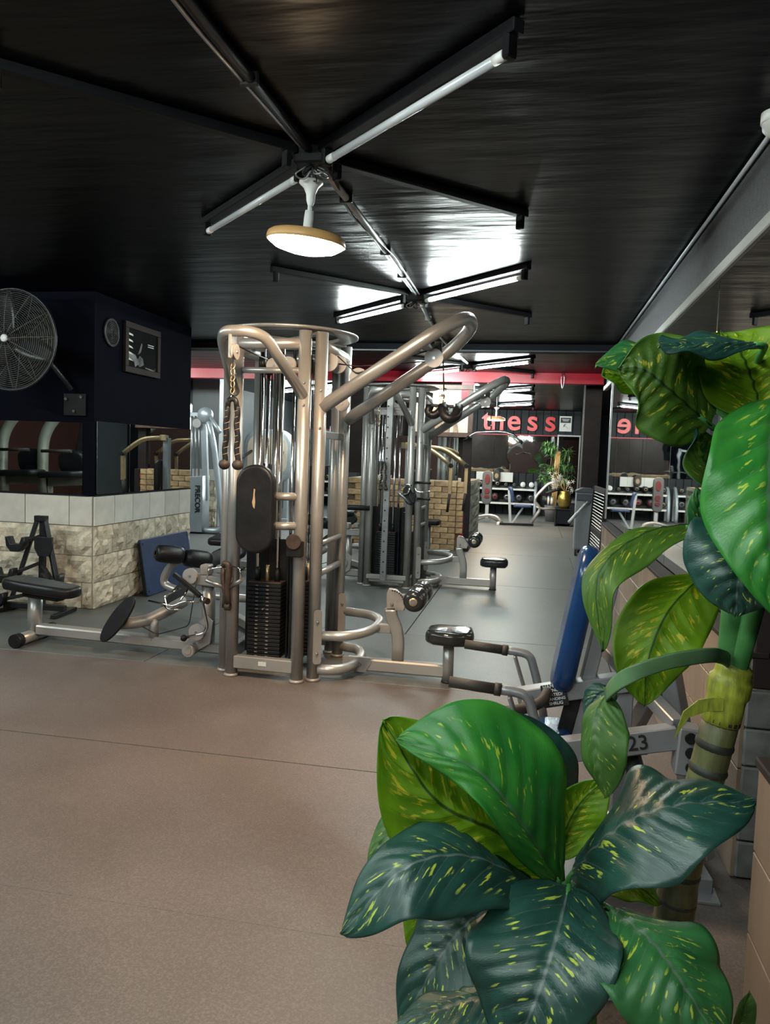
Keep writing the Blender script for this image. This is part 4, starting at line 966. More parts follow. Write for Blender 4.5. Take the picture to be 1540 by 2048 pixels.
DB = {'big': make_dumbbell('hex', .105, .13, 'black_iron', 'dull_steel'), 'mid': make_dumbbell('round', .075, .10, 'black_plastic', 'gold_metal'), 'sml': make_dumbbell('hex', .060, .09, 'black_iron', 'dull_steel'), 'red': make_dumbbell('round', .10, .12, 'black_plastic', 'print_red'), 'wht': make_dumbbell('round', .068, .09, 'white_plastic', 'print_white')}
def dumbbell(kind, loc, lab, grp):
    hs, hd, cap, r = DB[kind]
    t = thing('dumbbell', lab, 'dumbbell', loc, 0, grp)
    for h in hs: inst('weight_head', h, (0, 0, 0), t)
    inst('handle', hd, (0, 0, 0), t); inst('end_ring', cap, (0, 0, 0), t)
def drack(x0, x1, name, tops, lows):
    t = thing('dumbbell_rack', f'two-tier dumbbell rack with pale end frames, {name}', 'rack', ((x0+x1)/2, 21.2, 0), 0, 'dumbbell racks along the far wall')
    for x in (x0, x1): MB().tube([(x, 20.98, .02), (x, 20.96, .30), (x, 21.02, .60), (x, 21.25, .86), (x, 21.42, .90)], .045, 10, .15).bar((x, 21.42, .02), (x, 21.42, .9), .05, .05).build('end_frame', 'steel_blue', t)
    for z_, y_, d_ in ((.74, 21.27, .36), (.36, 21.18, .40)):
        MB().box(((x0+x1)/2, y_, z_), (x1-x0, d_, .03), Matrix.Rotation(.18, 3, 'X'), .004).build('shelf', 'dull_steel', t)
        MB().box(((x0+x1)/2, y_-d_/2, z_-.035), (x1-x0, .012, .05), ch=.002).build('shelf_lip', 'paper', t)
    for row, z_, y_ in ((tops, .775, 21.24), (lows, .395, 21.16)):
        n = len(row); tier = 'top' if row is tops else 'lower'
        seen = {}
        for i, k in enumerate(row):
            seen[k] = seen.get(k, 0)+1; od = ('', 'second ', 'third ', 'fourth ', 'fifth ')[seen[k]-1] if row.count(k) > 1 else ''
            if row.count(k) > 1 and seen[k] == 1: od = 'leftmost '
            ds = {'big': 'large black hex dumbbell', 'mid': 'round black gold-ringed dumbbell', 'sml': 'small black hex dumbbell', 'red': 'round black red-ringed dumbbell', 'wht': 'white dumbbell'}[k]
            dumbbell(k, (x0+.12+(x1-x0-.24)*i/(n-1), y_, z_), f'{od}{ds}, {tier} tier, rack {name}', f'dumbbells on the rack {name}')
drack(-1.75, .08, 'right of the red post', ['mid', 'mid', 'mid', 'mid', 'sml', 'sml', 'wht', 'wht'], ['mid', 'red', 'red', 'big', 'big', 'big'])
drack(-3.75, -1.95, 'added behind the brick half wall', ['mid', 'sml', 'mid', 'mid', 'sml', 'mid'], ['big', 'big', 'red', 'big', 'big'])
drack(-6.1, -4.05, 'between the two towers', ['sml', 'mid', 'mid', 'red', 'mid', 'red', 'mid', 'sml'], ['sml', 'big', 'sml', 'big', 'sml', 'big'])
wbd = tag(MB().box((-1.05, 21.44, 1.02), (1.0, .03, .26), ch=.004).build('reflection_board', 'paper'), 'cream board behind the dumbbell rack, standing in for a counter reflection', 'board')  # added board imitating the reflection of a counter
sh_ = thing('foam_block', 'rounded brown leather block standing on the dumbbell rack', 'cushion', (-.99, 21.36, .885))
MB().slab(rrect(.20, .30, .09), .10, frame4((-.99, 21.36, 1.06), (1, 0, 0), (0, 0, 1)), .03).build('block', 'rubber_grip', sh_)
MB().slab(oval(.10, .14), .01, frame4((-.99, 21.305, 1.05), (1, 0, 0), (0, 0, 1)), .003).build('badge', 'kraft', sh_)
# leg machine with red ovals
lm = thing('leg_machine', 'grey machine with upright panel of dark red ovals before the dumbbell rack', 'gym machine', (-1.0, 18.3, 0))
MB().slab(rrect(.23, .80, .11, 8), .12, frame4((-1.06, 18.3, .83), (1, 0, 0), (.03, 0, 1)), .02).build('panel', 'dark_grey_paint', lm)
for z_, h in ((1.03, .24), (.75, .14), (.62, .09)): MB().slab(oval(.12, h), .02, frame4((-1.055, 18.235, z_), (1, 0, 0), (0, 0, 1)), .005).build('red_oval', 'pad_red', lm)
MB().bar((-1.04, 18.3, .10), (-1.04, 18.3, .46), .08, .08).build('column', 'steel_blue', lm)
MB().tube([(-1.30, 18.2, .12), (-1.0, 18.15, .20), (-.78, 18.12, .16), (-.68, 18.1, .03)], .035, 10, .1).build('bent_leg', 'silver', lm)
MB().tube([(-1.30, 18.5, .03), (-1.0, 18.45, .16), (-.75, 18.5, .03)], .035, 10, .1).build('bent_leg', 'silver', lm)
MB().ball((-.68, 18.1, .035), .035, 10).build('rubber_foot', 'black_plastic', lm)
# utility bench
ub = thing('utility_bench', 'small upright bench with blue back pad on the far floor', 'bench', (-.38, 17.9, 0))
MB().slab(rrect(.26, .36, .06), .06, frame4((-.47, 17.88, .70), (.3, -1, 0), (-.22, -.05, 1)), .02).build('back_pad', 'gym_blue', ub)
MB().slab(rrect(.42, .28, .06), .06, frame4((-.20, 17.90, .455), (1, 0, 0), (0, 1, 0)), .02).build('seat_pad', 'gym_blue', ub)
MB().bar((-.47, 17.9, .04), (-.53, 17.9, .80), .06, .05).build('back_post', 'steel_blue', ub)
MB().bar((-.43, 17.9, .05), (-.20, 17.9, .42), .05, .045).build('seat_strut', 'steel_blue', ub)
MB().bar((-.76, 17.82, .03), (.05, 17.95, .03), .06, .05).build('base', 'black_iron', ub)
MB().bar((-.74, 17.65, .03), (-.74, 18.05, .03), .06, .05).build('cross_foot', 'paper', ub)
# chair with curved tubes
kc = thing('tube_chair', 'silver bent-tube machine chair with black rolls by the dumbbell rack', 'gym machine', (.35, 18.9, 0))
for y in (18.75, 19.15): MB().tube([(.0, y, .0), (.22, y, .35), (.05, y, .52), (.10, y, .66), (.38, y, .98), (.62, y, 1.02)], .032, 10, .12).build('bent_tube', 'silver', kc)
MB().tube([(.1, 18.75, .40), (.25, 18.75, .36), (.60, 18.75, .37)], .03, 10, .05).build('seat_tube', 'silver', kc)
for k in range(3): MB().lathe([(.02, -.13), (.10, -.12), (.11, 0), (.10, .12), (.02, .13)], (.36+.0*k, 18.95, .55+.0*k), (1, 0, 0), 16).build('roll_pad', 'black_vinyl', kc) if k == 0 else MB().lathe([(.104, -.03), (.112, -.02), (.112, .02), (.104, .03)], (.30+.08*k, 18.95, .55), (1, 0, 0), 16).build('roll_band', 'paper', kc)
MB().slab(rrect(.4, .4, .05), .06, frame4((.50, 18.95, .80), (1, 0, .4), (0, 1, 0)), .02).build('back_pad', 'black_vinyl', kc)
# black box, vase, flowers
bx_ = thing('storage_box', 'black open box standing on the far floor under the gold vase', 'box', (.72, 18.45, 0))
for c, s in (((.55, 18.45, .20), (.03, .40, .40)), ((.89, 18.45, .20), (.03, .40, .40)), ((.72, 18.64, .20), (.34, .03, .40)), ((.72, 18.45, .40), (.38, .42, .03))): MB().box(c, s, ch=.003).build('panel', 'black_plastic', bx_)
MB().box((.72, 18.27, .22), (.30, .02, .33), ch=.003).build('drawer', 'black_paint', bx_)
vz = thing('gold_vase', 'round golden vase on the black box', 'vase', (.74, 18.42, .415))
MB().lathe([(.001, .0), (.10, .0), (.13, .06), (.16, .18), (.15, .28), (.10, .36), (.115, .40), (.10, .40), (.085, .36), (.001, .34)], (.74, 18.42, .415), n=24).build('body', 'vase_gold', vz)
fw = thing('white_flowers', 'bunch of white artificial blossom standing in the golden vase', 'flowers', (.72, 18.42, .82))
rf = random.Random(5)
for k in range(7):
    a = rf.random()*6.28; tip = Vector((.70+.30*math.cos(a)*rf.random()-.10, 18.40+.1*math.sin(a), .86+.40*rf.random()))
    MB().tube([(.74, 18.42, .80), ((.74+tip.x)/2, 18.42, .95), tip], .006, 5).build('stem', 'bamboo', fw)
    for j in range(5):
        c = tip+Vector((rf.uniform(-.07, .07), rf.uniform(-.05, .05), rf.uniform(-.12, .06)))
        mb = MB()
        for q in range(5):
            an = q*2*PI/5; d = Vector((math.cos(an), -.4, math.sin(an))); mb.slab(oval(.05, .035, 8), .006, frame4(c+d*.028, d, (0, -1, .2)), .002, 2)
        mb.ball(c, .014, 6).build('blossom', 'white_flower', fw)
# ficus / bamboo tree in pot
tr = thing('potted_tree', 'bushy green indoor tree with pale trunks behind the white flowers', 'plant', (.50, 19.6, 0))
MB().lathe([(.001, 0), (.15, 0), (.20, .38), (.19, .40), (.16, .36), (.001, .36)], (.50, 19.6, 0), n=24).build('pot', 'pot_grey', tr)
for k in range(4): MB().tube([(.48+.03*k, 19.6, .3), (.50+.035*k, 19.58+.02*k, 1.0), (.55+.03*k-.02, 19.6, 1.75)], .018, 8, .3).build('trunk', 'bamboo', tr)
rt = random.Random(21)
for b in range(26):
    z_ = .95+1.0*rt.random(); a = rt.random()*6.28; r_ = .12+.38*rt.random()*(1.15-abs(z_-1.35))
    c = Vector((.54+r_*math.cos(a), 19.6+r_*math.sin(a)*.8, z_)); mb = MB()
    mb.tube([(.55, 19.6, z_-.15), ((.55+c.x)/2, (19.6+c.y)/2, z_), c], .005, 4)
    for j in range(20):
        d = Vector((rt.gauss(0, 1), rt.gauss(0, 1), rt.gauss(-.5, .8))).normalized(); s = d.cross(Vector((.2, .3, 1))).normalized()*.016; L_ = .13+.08*rt.random()
        p = c+Vector((rt.uniform(-.08, .08), rt.uniform(-.08, .08), rt.uniform(-.06, .06)))
        n_ = d.cross(s).normalized()*.003
        mb.add([p, p+d*L_*.4+s, p+d*L_-Vector((0, 0, .02)), p+d*L_*.4-s, p+d*L_*.45+n_], [(0, 1, 4), (1, 2, 4), (2, 3, 4), (3, 0, 4), (3, 2, 1, 0)])
    mb.build('leaf_spray', 'tree_leaf', tr)
# small warm lamp in the far room
l2x, l2y = -.87, 17.3
p2 = thing('pendant_lamp', 'small warm disc lamp hanging in front of the red letters', 'lamp', (l2x, l2y, 2.3))
MB().tube([(l2x, l2y, CEIL), (l2x, l2y, 2.66)], .006, 6).build('cord', 'white_plastic', p2)
MB().lathe([(.012, 2.54), (.022, 2.58), (.056, 2.64), (.001, 2.66)], (l2x, l2y, 0), n=16).build('ceiling_rose', 'white_plastic', p2)
MB().cyl((l2x, l2y, 2.43), (l2x, l2y, 2.55), .02, n=10).build('socket', 'white_plastic', p2)
MB().lathe([(.001, 2.435), (.16, 2.425), (.205, 2.40), (.205, 2.368), (.20, 2.366)], (l2x, l2y, 0), n=28).build('shade', 'amber_shade', p2)
MB().lathe([(.20, 2.372), (.17, 2.360), (.001, 2.345)], (l2x, l2y, 0), n=28).build('diffuser', 'lamp_lit', p2)
# ------------------------------------------------------------------ right end: cabinet, grate, broom stick, hanging cable
cbn = thing('grey_cabinet', 'narrow grey steel cabinet with domed top beside the brown pillar', 'cabinet', (.84, 12.93, 0))
MB().box((.84, 12.75, .56), (.31, .30, .92), ch=.008).build('body', 'grey_paint', cbn)
MB().box((.84, 12.59, .50), (.28, .016, .76), ch=.004).build('door', 'grey_paint', cbn)
MB().box((.84, 12.585, .95), (.30, .02, .10), ch=.004).build('control_strip', 'dark_grey_paint', cbn)
MB().slab([(-.16, 0), (.16, 0), (.16, .03), (.08, .07), (-.06, .075), (-.16, .03)], .32, frame4((.84, 12.75, 1.02), (1, 0, 0), (0, 0, 1)), .01).build('domed_top', 'dark_grey_paint', cbn)
MB().box((.76, 12.59, .16), (.09, .012, .05)).build('vent', 'black_plastic', cbn)
for dx in (-.12, .12): MB().box((.84+dx, 12.75, .05), (.03, .26, .10), ch=.004).build('leg', 'black_iron', cbn)
gp = thing('louvre_panel', 'slatted brown metal panel leaning at the end of the mirror wall', 'panel', (.82, 10.3, 0))
ga = Vector((.835, 9.62, 0)); gb = Vector((.80, 11.0, 0)); gd_ = (gb-ga).normalized()
for q in (ga, gb): MB().bar(q+Vector((0, 0, .0)), q+Vector((.05, 0, 1.18)), .06, .03, (gd_.x, gd_.y, 0)).build('stile', 'brown_frame', gp)
for z_ in (.04, .60, 1.15): MB().bar(ga+Vector((.04*z_, 0, z_)), gb+Vector((.04*z_, 0, z_)), .03, .07).build('rail', 'brown_frame', gp)
for k in range(26): z_ = .10+.04*k; MB().bar(ga+Vector((.04*z_, 0, z_)), gb+Vector((.04*z_, 0, z_)), .022, .012).build('slat', 'dull_steel', gp)
MB().cyl((.577, 12.40, .55), (.86, 12.575, .88), .019, n=10).cyl((.70, 12.475, .693), (.577, 12.40, .55), .024, n=10).build('broom_stick', 'paper', cbn)  # headless broom stick, fixed to the cabinet front
MB().cyl((.86, 12.56, .88), (.86, 12.60, .88), .045, n=16).build('stick_boss', 'dark_grey_paint', cbn)
hc = thing('hanging_cable', 'loop of dark cable hanging down over the red beam', 'cable', (.38, 12.3, 2.55))
MB().tube([(.36, 12.33, 2.95), (.35, 12.33, 2.80), (.37, 12.33, 2.62), (.40, 12.33, 2.80), (.39, 12.33, 2.98), (.37, 12.33, 3.0), (.36, 12.33, 2.95)] if False else [(.36, 12.33, 2.86), (.35, 12.33, 2.75), (.375, 12.33, 2.60), (.40, 12.33, 2.75), (.39, 12.33, 2.86)], .008, 6, .05).build('loop', 'dull_steel', hc)
# ------------------------------------------------------------------ framed poster of an athlete above the brick
pf = thing('athlete_poster', 'large brown-framed poster of a bare-chested athlete above the brick half wall', 'poster', (-1.75, 12.5, 1.83))
def frame_y(parent, y, x0, x1, z0, z1, w_, t_, mat):
    for a in (((x0+x1)/2, z0+w_/2, x1-x0, w_), ((x0+x1)/2, z1-w_/2, x1-x0, w_), (x0+w_/2, (z0+z1)/2, w_, z1-z0-2*w_), (x1-w_/2, (z0+z1)/2, w_, z1-z0-2*w_)):
        MB().box((a[0], y-t_/2, a[1]), (a[2], t_, a[3]), ch=.004).build('frame_side', mat, parent)
FX0, FX1, FZ0, FZ1 = -2.0, -.99, 1.83, 2.66; FY = 12.38
frame_y(pf, FY+.02, FX0, FX1, FZ0, FZ1, .075, .04, 'wood_frame')
pb = MB().box(((FX0+FX1)/2, FY+.012, (FZ0+FZ1)/2), (FX1-FX0-.14, .012, FZ1-FZ0-.14)).build('print', 'poster_cream', pf)
def figure(cx, z0, s, ins=0.0, mat='poster_skin', y=FY+.004, nm='printed_figure', sh_=None):
    half = [(0, .62), (.045, .60), (.058, .54), (.05, .47), (.045, .44), (.12, .41), (.20, .375), (.245, .30), (.265, .20), (.285, .10), (.30, 0), (.20, 0), (.205, .08), (.185, .16), (.165, .20), (.155, .10), (.15, 0), (0, 0)]
    pts = half+[(-x, z_) for x, z_ in half[::-1][1:-1]]
    return MB().slab([(cx+x*s, z0+z_*s) for x, z_ in pts], .002, frame4((0, y, 0), (1, 0, 0), (0, 0, 1))).build(nm, mat, pb)
fgx = (FX0+FX1)/2; figure(fgx, FZ0+.075, .95)
for s in (-1, 1):
    MB().slab(oval(.15, .10, 14), .002, frame4((fgx+s*.085, FY+.0015, FZ0+.36), (1, 0, 0), (0, 0, 1))).build('printed_muscle', 'kraft', pb)
    for k in range(3): MB().slab(oval(.07, .05, 10), .002, frame4((fgx+s*.045, FY+.0015, FZ0+.26-.062*k), (1, 0, 0), (0, 0, 1))).build('printed_muscle', 'kraft', pb)
MB().bar((fgx, FY+.0015, FZ0+.10), (fgx, FY+.0015, FZ0+.42), .008, .002, (0, 1, 0)).build('printed_shadow', 'skin_shadow', pb)
MB().slab([(fgx-.058, FZ0+.60), (fgx-.05, FZ0+.66), (fgx, FZ0+.69), (fgx+.05, FZ0+.66), (fgx+.058, FZ0+.60), (fgx+.04, FZ0+.635), (fgx-.04, FZ0+.635)], .002, frame4((0, FY+.0015, 0), (1, 0, 0), (0, 0, 1))).build('printed_hair', 'skin_shadow', pb)
# ------------------------------------------------------------------ gold-armed machine in front of the brick
gm = thing('gold_arm_machine', 'machine with pale gold curved arms and hanging grips before the brick half wall', 'gym machine', (-1.7, 11.75, 0))
for y, dx in ((11.55, 0), (11.95, .20)):
    MB().tube([(-1.95+dx, y, 1.66), (-1.60+dx, y, 1.64), (-1.42+dx, y, 1.54), (-1.22+dx, y, 1.38)], .032, 12, .1).build('curved_arm', 'gold_metal', gm)
    MB().bar((-1.22+dx, y, 1.39), (-1.225+dx, y, .95), .055, .03).build('drop_bar', 'gold_metal', gm)
    MB().cyl((-1.225+dx, y, .96), (-1.25+dx, y, .68), .020, n=10).build('hand_grip', 'rubber_grip', gm)
    MB().cyl((-1.222+dx, y-.045, 1.38), (-1.222+dx, y+.045, 1.38), .035, n=14).build('pivot', 'black_plastic', gm)
MB().bar((-1.95, 11.50, 1.66), (-1.75, 12.0, 1.66), .09, .09).build('cross_head', 'gold_metal', gm)
MB().bar((-1.90, 11.75, .02), (-1.90, 11.75, 1.66), .09, .11).build('column', 'steel_blue', gm)
MB().bar((-2.2, 11.75, .04), (-1.2, 11.75, .04), .08, .08).build('base_beam', 'steel_blue', gm)
MB().bar((-1.6, 11.45, .04), (-1.6, 12.05, .04), .08, .08).build('base_cross', 'steel_blue', gm)
MB().slab(rrect(.36, .36, .08), .08, frame4((-1.55, 11.75, .50), (1, 0, 0), (0, 1, 0)), .025).build('seat_pad', 'black_vinyl', gm)
MB().slab(rrect(.30, .70, .08), .08, frame4((-1.78, 11.75, .95), (0, 1, 0), (0, 0, 1)), .025).build('back_pad', 'black_vinyl', gm)
MB().cyl((-1.55, 11.75, .06), (-1.55, 11.75, .47), .035, n=14).build('seat_post', 'steel_blue', gm)
# ------------------------------------------------------------------ lat bar hanging from the farther tower
lt = thing('pulldown_bar', 'bent pulldown bar hanging from the farther tower arm', 'cable handle', (-.48, 8.87, 1.70))
MB().tube([(-.80, 8.87, 1.70), (-.68, 8.87, 1.80), (-.40, 8.87, 1.82), (-.24, 8.87, 1.79), (-.14, 8.87, 1.69)], .013, 10, .06).build('bar', 'chrome', lt)
MB().cyl((-.80, 8.87, 1.70), (-.74, 8.87, 1.75), .017, n=10).cyl((-.17, 8.87, 1.72), (-.14, 8.87, 1.69), .017, n=10).build('grip', 'black_plastic', lt)
MB().tube([(-.50, 8.86, 1.82), (-.50, 8.86, 1.93)], .006, 6).build('hook', 'chrome', lt)
# ------------------------------------------------------------------ grey cable station beyond the pier
pr_ = thing('cable_station', 'pale grey cable station with lettered shroud beyond the stone pier', 'gym machine', (-5.8, 12.9, 0))
PG = 'steel_blue'
MB().bar((-6.06, 12.9, .02), (-6.12, 12.9, 2.20), .14, .09, (0, 1, 0), ch=.01).build('rear_column', PG, pr_)
MB().slab(rrect(.17, .24, .06), .10, frame4((-6.12, 12.9, 2.20), (1, 0, 0), (0, 0, 1)), .01).build('column_head', PG, pr_)
shr = MB().slab([(-.17, -.50), (.17, -.50), (.165, .50), (-.165, .47)], .30, frame4((-5.875, 12.85, .53), (1, 0, 0), (.01, 0, 1)), .01).build('stack_shroud', PG, pr_)
text('shroud_lettering', 'PRECOR', .13, 'print_black', (-5.80, 12.692, .62), (0, 0, -1), (1, 0, 0), shr, .001, bold=.003)
text('column_lettering', 'PRECOR', .085, 'print_red', (-6.09, 12.85, 1.78), (0, 0, -1), (1, 0, 0), pr_, .001, bold=.002)
for dx in (0, .07, .14): MB().cyl((-5.99+dx, 12.85, 1.0), (-6.0+dx, 12.85, 2.08), .013, n=8).build('guide_rod', 'dull_steel', pr_)
MB().bar((-5.72, 12.9, .6), (-5.79, 12.9, 1.95), .10, .08, (0, 1, 0)).build('front_column', PG, pr_)
MB().bar((-6.05, 12.9, 2.10), (-5.75, 12.9, 2.10), .07, .09).build('top_beam', PG, pr_)
MB().lathe([(.001, -.05), (.13, -.05), (.14, 0), (.13, .05), (.001, .05)], (-5.73, 12.82, 2.10), (0, 1, 0), 24).build('pivot_disc', PG, pr_)
pulley(pr_, (-5.88, 12.8, 1.95), (0, 1, 0), .08)
MB().tube([(-5.70, 12.82, 2.08), (-5.56, 12.82, 1.6), (-5.42, 12.82, .5), (-5.36, 12.82, .12), (-5.46, 12.82, .05), (-5.75, 12.82, .05), (-6.05, 12.9, .05)], .05, 10, .15).build('front_frame', PG, pr_)
MB().tube([(-5.62, 12.8, 2.05), (-5.40, 12.7, 1.80)], .035, 10).build('press_arm', PG, pr_)
MB().cyl((-6.20, 12.8, 2.02), (-6.02, 12.78, 1.88), .022, n=10).build('hand_grip', 'black_plastic', pr_)
# ------------------------------------------------------------------ selectorised machine behind the near tower
cm = thing('chest_machine', 'grey machine with rounded cream shroud seen between the near tower uprights', 'gym machine', (-5.6, 16.0, 0))
MB().slab(rrect(1.10, 1.15, .35, 8), .30, frame4((-5.65, 16.0, 1.40), (1, 0, 0), (0, 0, 1)), .05).build('shroud', 'steel_blue', cm)
MB().slab(rrect(.90, .85, .25, 8), .02, frame4((-5.65, 15.845, 1.42), (1, 0, 0), (0, 0, 1)), .004).build('cream_panel', 'poster_cream', cm)
for dx in (-.4, .4): MB().bar((-5.65+dx, 16.0, .0), (-5.65+dx, 16.0, .95), .09, .12).build('leg', 'steel_blue', cm)
MB().bar((-6.2, 15.7, .04), (-5.1, 15.7, .04), .1, .08).build('base', 'steel_blue', cm)
MB().slab(rrect(.40, .60, .10), .09, frame4((-5.6, 15.5, .95), (1, 0, 0), (0, .2, 1)), .03).build('back_pad', 'black_vinyl', cm)
MB().slab(rrect(.40, .42, .10), .09, frame4((-5.6, 15.25, .52), (1, 0, 0), (0, 1, 0)), .03).build('seat_pad', 'black_vinyl', cm)
MB().bar((-5.6, 15.3, .02), (-5.6, 15.3, .48), .08, .08).build('seat_post', 'steel_blue', cm)
MB().bar((-5.6, 15.3, .05), (-5.6, 15.9, .05), .08, .08).build('spine', 'steel_blue', cm)
for dx in (-.35, .35): MB().tube([(-5.65+dx, 15.85, 1.5), (-5.65+dx*1.3, 15.4, 1.3), (-5.65+dx*1.2, 15.2, 1.1)], .03, 10, .1).build('press_arm', 'black_iron', cm)
s3 = thing('squat_frame', 'dark plate-loaded frame standing between the two cable towers', 'gym machine', (-3.6, 15.2, 0))
for dx in (-.45, .45):
    MB().bar((-3.6+dx, 15.2, .0), (-3.6+dx, 15.2, 2.05), .08, .08).build('upright', 'dull_steel', s3)
    MB().bar((-3.6+dx, 14.7, .04), (-3.6+dx, 15.7, .04), .08, .08).build('base_rail', 'dull_steel', s3)
    MB().lathe([(.02, -.02), (.22, -.025), (.225, 0), (.22, .025), (.02, .02)], (-3.6+dx*1.5, 15.1, 1.25), (1, 0, 0), 28).build('weight_disc', 'black_iron', s3)
MB().cyl((-4.5, 15.1, 1.25), (-2.7, 15.1, 1.25), .016, n=10).build('bar', 'chrome', s3)
MB().bar((-4.05, 15.2, 2.02), (-3.15, 15.2, 2.02), .08, .08).build('top_beam', 'dull_steel', s3)
MB().slab(rrect(.30, .60, .08), .08, frame4((-3.6, 15.1, .95), (1, 0, 0), (0, .2, 1)), .03).build('back_pad', 'black_vinyl', s3)
# ------------------------------------------------------------------ artificial dieffenbachia in the foreground
def leaf_mat(name, base, pale, streak, vein, rough, transl, spots=.60):
    m = bpy.data.materials.new(name); m.use_nodes = True; MATS[name] = m
    nt = m.node_tree; N = nt.nodes; L = nt.links; b = N['Principled BSDF']; outn = N['Material Output']
    uv = N.new('ShaderNodeUVMap'); sep = N.new('ShaderNodeSeparateXYZ'); L.new(uv.outputs[0], sep.inputs[0])
    def mth(op, a, b_=None, c=None):
        n = N.new('ShaderNodeMath'); n.operation = op
        for i, q in enumerate((a, b_, c)):
            if q is None: continue
            if isinstance(q, (int, float)): n.inputs[i].default_value = q
            else: L.new(q, n.inputs[i])
        return n.outputs[0]
    x = mth('SUBTRACT', mth('MULTIPLY', sep.outputs[0], 2), 1); au = mth('ABSOLUTE', x); v = sep.outputs[1]
    oi = N.new('ShaderNodeObjectInfo'); rnd = mth('MULTIPLY', oi.outputs['Random'], 37)
    s = mth('SUBTRACT', mth('MULTIPLY', v, 9), mth('MULTIPLY', au, 2.2))          # along the side veins
    sg = mth('MULTIPLY', mth('SIGN', x), 5.3)
    cmb = N.new('ShaderNodeCombineXYZ'); L.new(mth('MULTIPLY', s, 2.6), cmb.inputs[0]); L.new(mth('MULTIPLY', au, 2.6), cmb.inputs[1]); L.new(mth('ADD', rnd, sg), cmb.inputs[2])
    n1 = N.new('ShaderNodeTexNoise'); n1.inputs['Scale'].default_value = 1.5; n1.inputs['Detail'].default_value = 2.5; L.new(cmb.outputs[0], n1.inputs['Vector'])
    win = mth('MULTIPLY', mth('SMOOTH_MIN', mth('MULTIPLY', mth('SUBTRACT', au, .05), 9), 1, .2), mth('SMOOTH_MIN', mth('MULTIPLY', mth('SUBTRACT', .72, au), 6), 1, .2))
    st = N.new('ShaderNodeMapRange'); st.inputs['From Min'].default_value = spots; st.inputs['From Max'].default_value = spots+.045; L.new(n1.outputs['Fac'], st.inputs['Value'])
    stf = mth('MAXIMUM', mth('MULTIPLY', st.outputs[0], win), 0)
    n2 = N.new('ShaderNodeTexNoise'); n2.inputs['Scale'].default_value = 2.2; n2.inputs['Detail'].default_value = 3
    c2 = N.new('ShaderNodeCombineXYZ'); L.new(mth('MULTIPLY', x, 1.2), c2.inputs[0]); L.new(mth('MULTIPLY', v, 2.2), c2.inputs[1]); L.new(rnd, c2.inputs[2]); L.new(c2.outputs[0], n2.inputs['Vector'])
    cr = N.new('ShaderNodeValToRGB'); cr.color_ramp.elements[0].position = .35; cr.color_ramp.elements[1].position = .70; cr.color_ramp.elements[0].color = (*base, 1); cr.color_ramp.elements[1].color = (*pale, 1)
    L.new(n2.outputs['Fac'], cr.inputs[0])
    fr = mth('PINGPONG', s, .5); vl = N.new('ShaderNodeMapRange'); vl.inputs['From Min'].default_value = .0; vl.inputs['From Max'].default_value = .045; vl.inputs['To Min'].default_value = .55; vl.inputs['To Max'].default_value = 0
    L.new(fr, vl.inputs['Value'])
    vlw = mth('MULTIPLY', vl.outputs[0], mth('SMOOTH_MIN', mth('MULTIPLY', mth('SUBTRACT', .85, au), 3), 1, .2))
    mr = N.new('ShaderNodeMapRange'); mr.inputs['From Min'].default_value = .012; mr.inputs['From Max'].default_value = .035; mr.inputs['To Min'].default_value = .9; mr.inputs['To Max'].default_value = 0; L.new(au, mr.inputs['Value'])
    vf = mth('MAXIMUM', mth('MAXIMUM', vlw, mr.outputs[0]), 0)
    def mix(f, a, c):
        q = N.new('ShaderNodeMix'); q.data_type = 'RGBA'; L.new(f, q.inputs[0]); L.new(a, q.inputs[6]); q.inputs[7].default_value = (*c, 1); return q.outputs[2]
    col = mix(vf, mix(stf, cr.outputs[0], streak), vein)
    L.new(col, b.inputs['Base Color']); b.inputs['Roughness'].default_value = rough
    no = N.new('ShaderNodeTexNoise'); no.inputs['Scale'].default_value = 7; no.inputs['Detail'].default_value = 3; L.new(cmb.outputs[0], no.inputs['Vector'])
    bp = N.new('ShaderNodeBump'); bp.inputs['Strength'].default_value = .25; bp.inputs['Distance'].default_value = .003; L.new(no.outputs['Fac'], bp.inputs['Height']); L.new(bp.outputs[0], b.inputs['Normal'])
    if transl:
        tr_ = N.new('ShaderNodeBsdfTranslucent'); L.new(col, tr_.inputs['Color']); ms = N.new('ShaderNodeMixShader'); ms.inputs[0].default_value = transl
        L.new(b.outputs[0], ms.inputs[1]); L.new(tr_.outputs[0], ms.inputs[2]); L.new(ms.outputs[0], outn.inputs['Surface'])
    return m
YL = (.42, .50, .06)
leaf_mat('leaf_dark', (.010, .042, .034), (.018, .070, .052), YL, (.10, .13, .12), .36, .06, .615)
leaf_mat('leaf_mid', (.020, .110, .032), (.040, .170, .050), YL, (.12, .17, .12), .36, .32, .60)
leaf_mat('leaf_bright', (.022, .190, .030), (.060, .290, .040), (.46, .58, .06), (.12, .22, .13), .34, .32, .62)
leaf_mat('leaf_olive', (.045, .125, .022), (.075, .180, .035), (.45, .48, .05), (.09, .14, .06), .42, .30, .63)
leaf_mat('leaf_under', (.185, .370, .012), (.290, .490, .016), (.75, .66, .05), (.020, .060, .014), .46, .62, .57)
leaf_mat('leaf_under_dark', (.075, .175, .022), (.120, .240, .028), (.62, .58, .05), (.018, .050, .014), .46, .52, .60)
M('stem_green', (.060, .230, .060), .40, 0, .2, 12.0, .05, 40)
M('sheath_yellow', (.30, .33, .035), .45, 0, .3, 22.0, .15, 30, stretch=(4, 4, 1))
M('cane', (.080, .082, .030), .5, 0, .55, 26.0, .25, 40, stretch=(1, 1, .35))
M('leaf_stalk', (.085, .17, .075), .5, 0, .2, 12.0)
M('cane_ring', (.020, .022, .016), .6, 0, .3, 20)
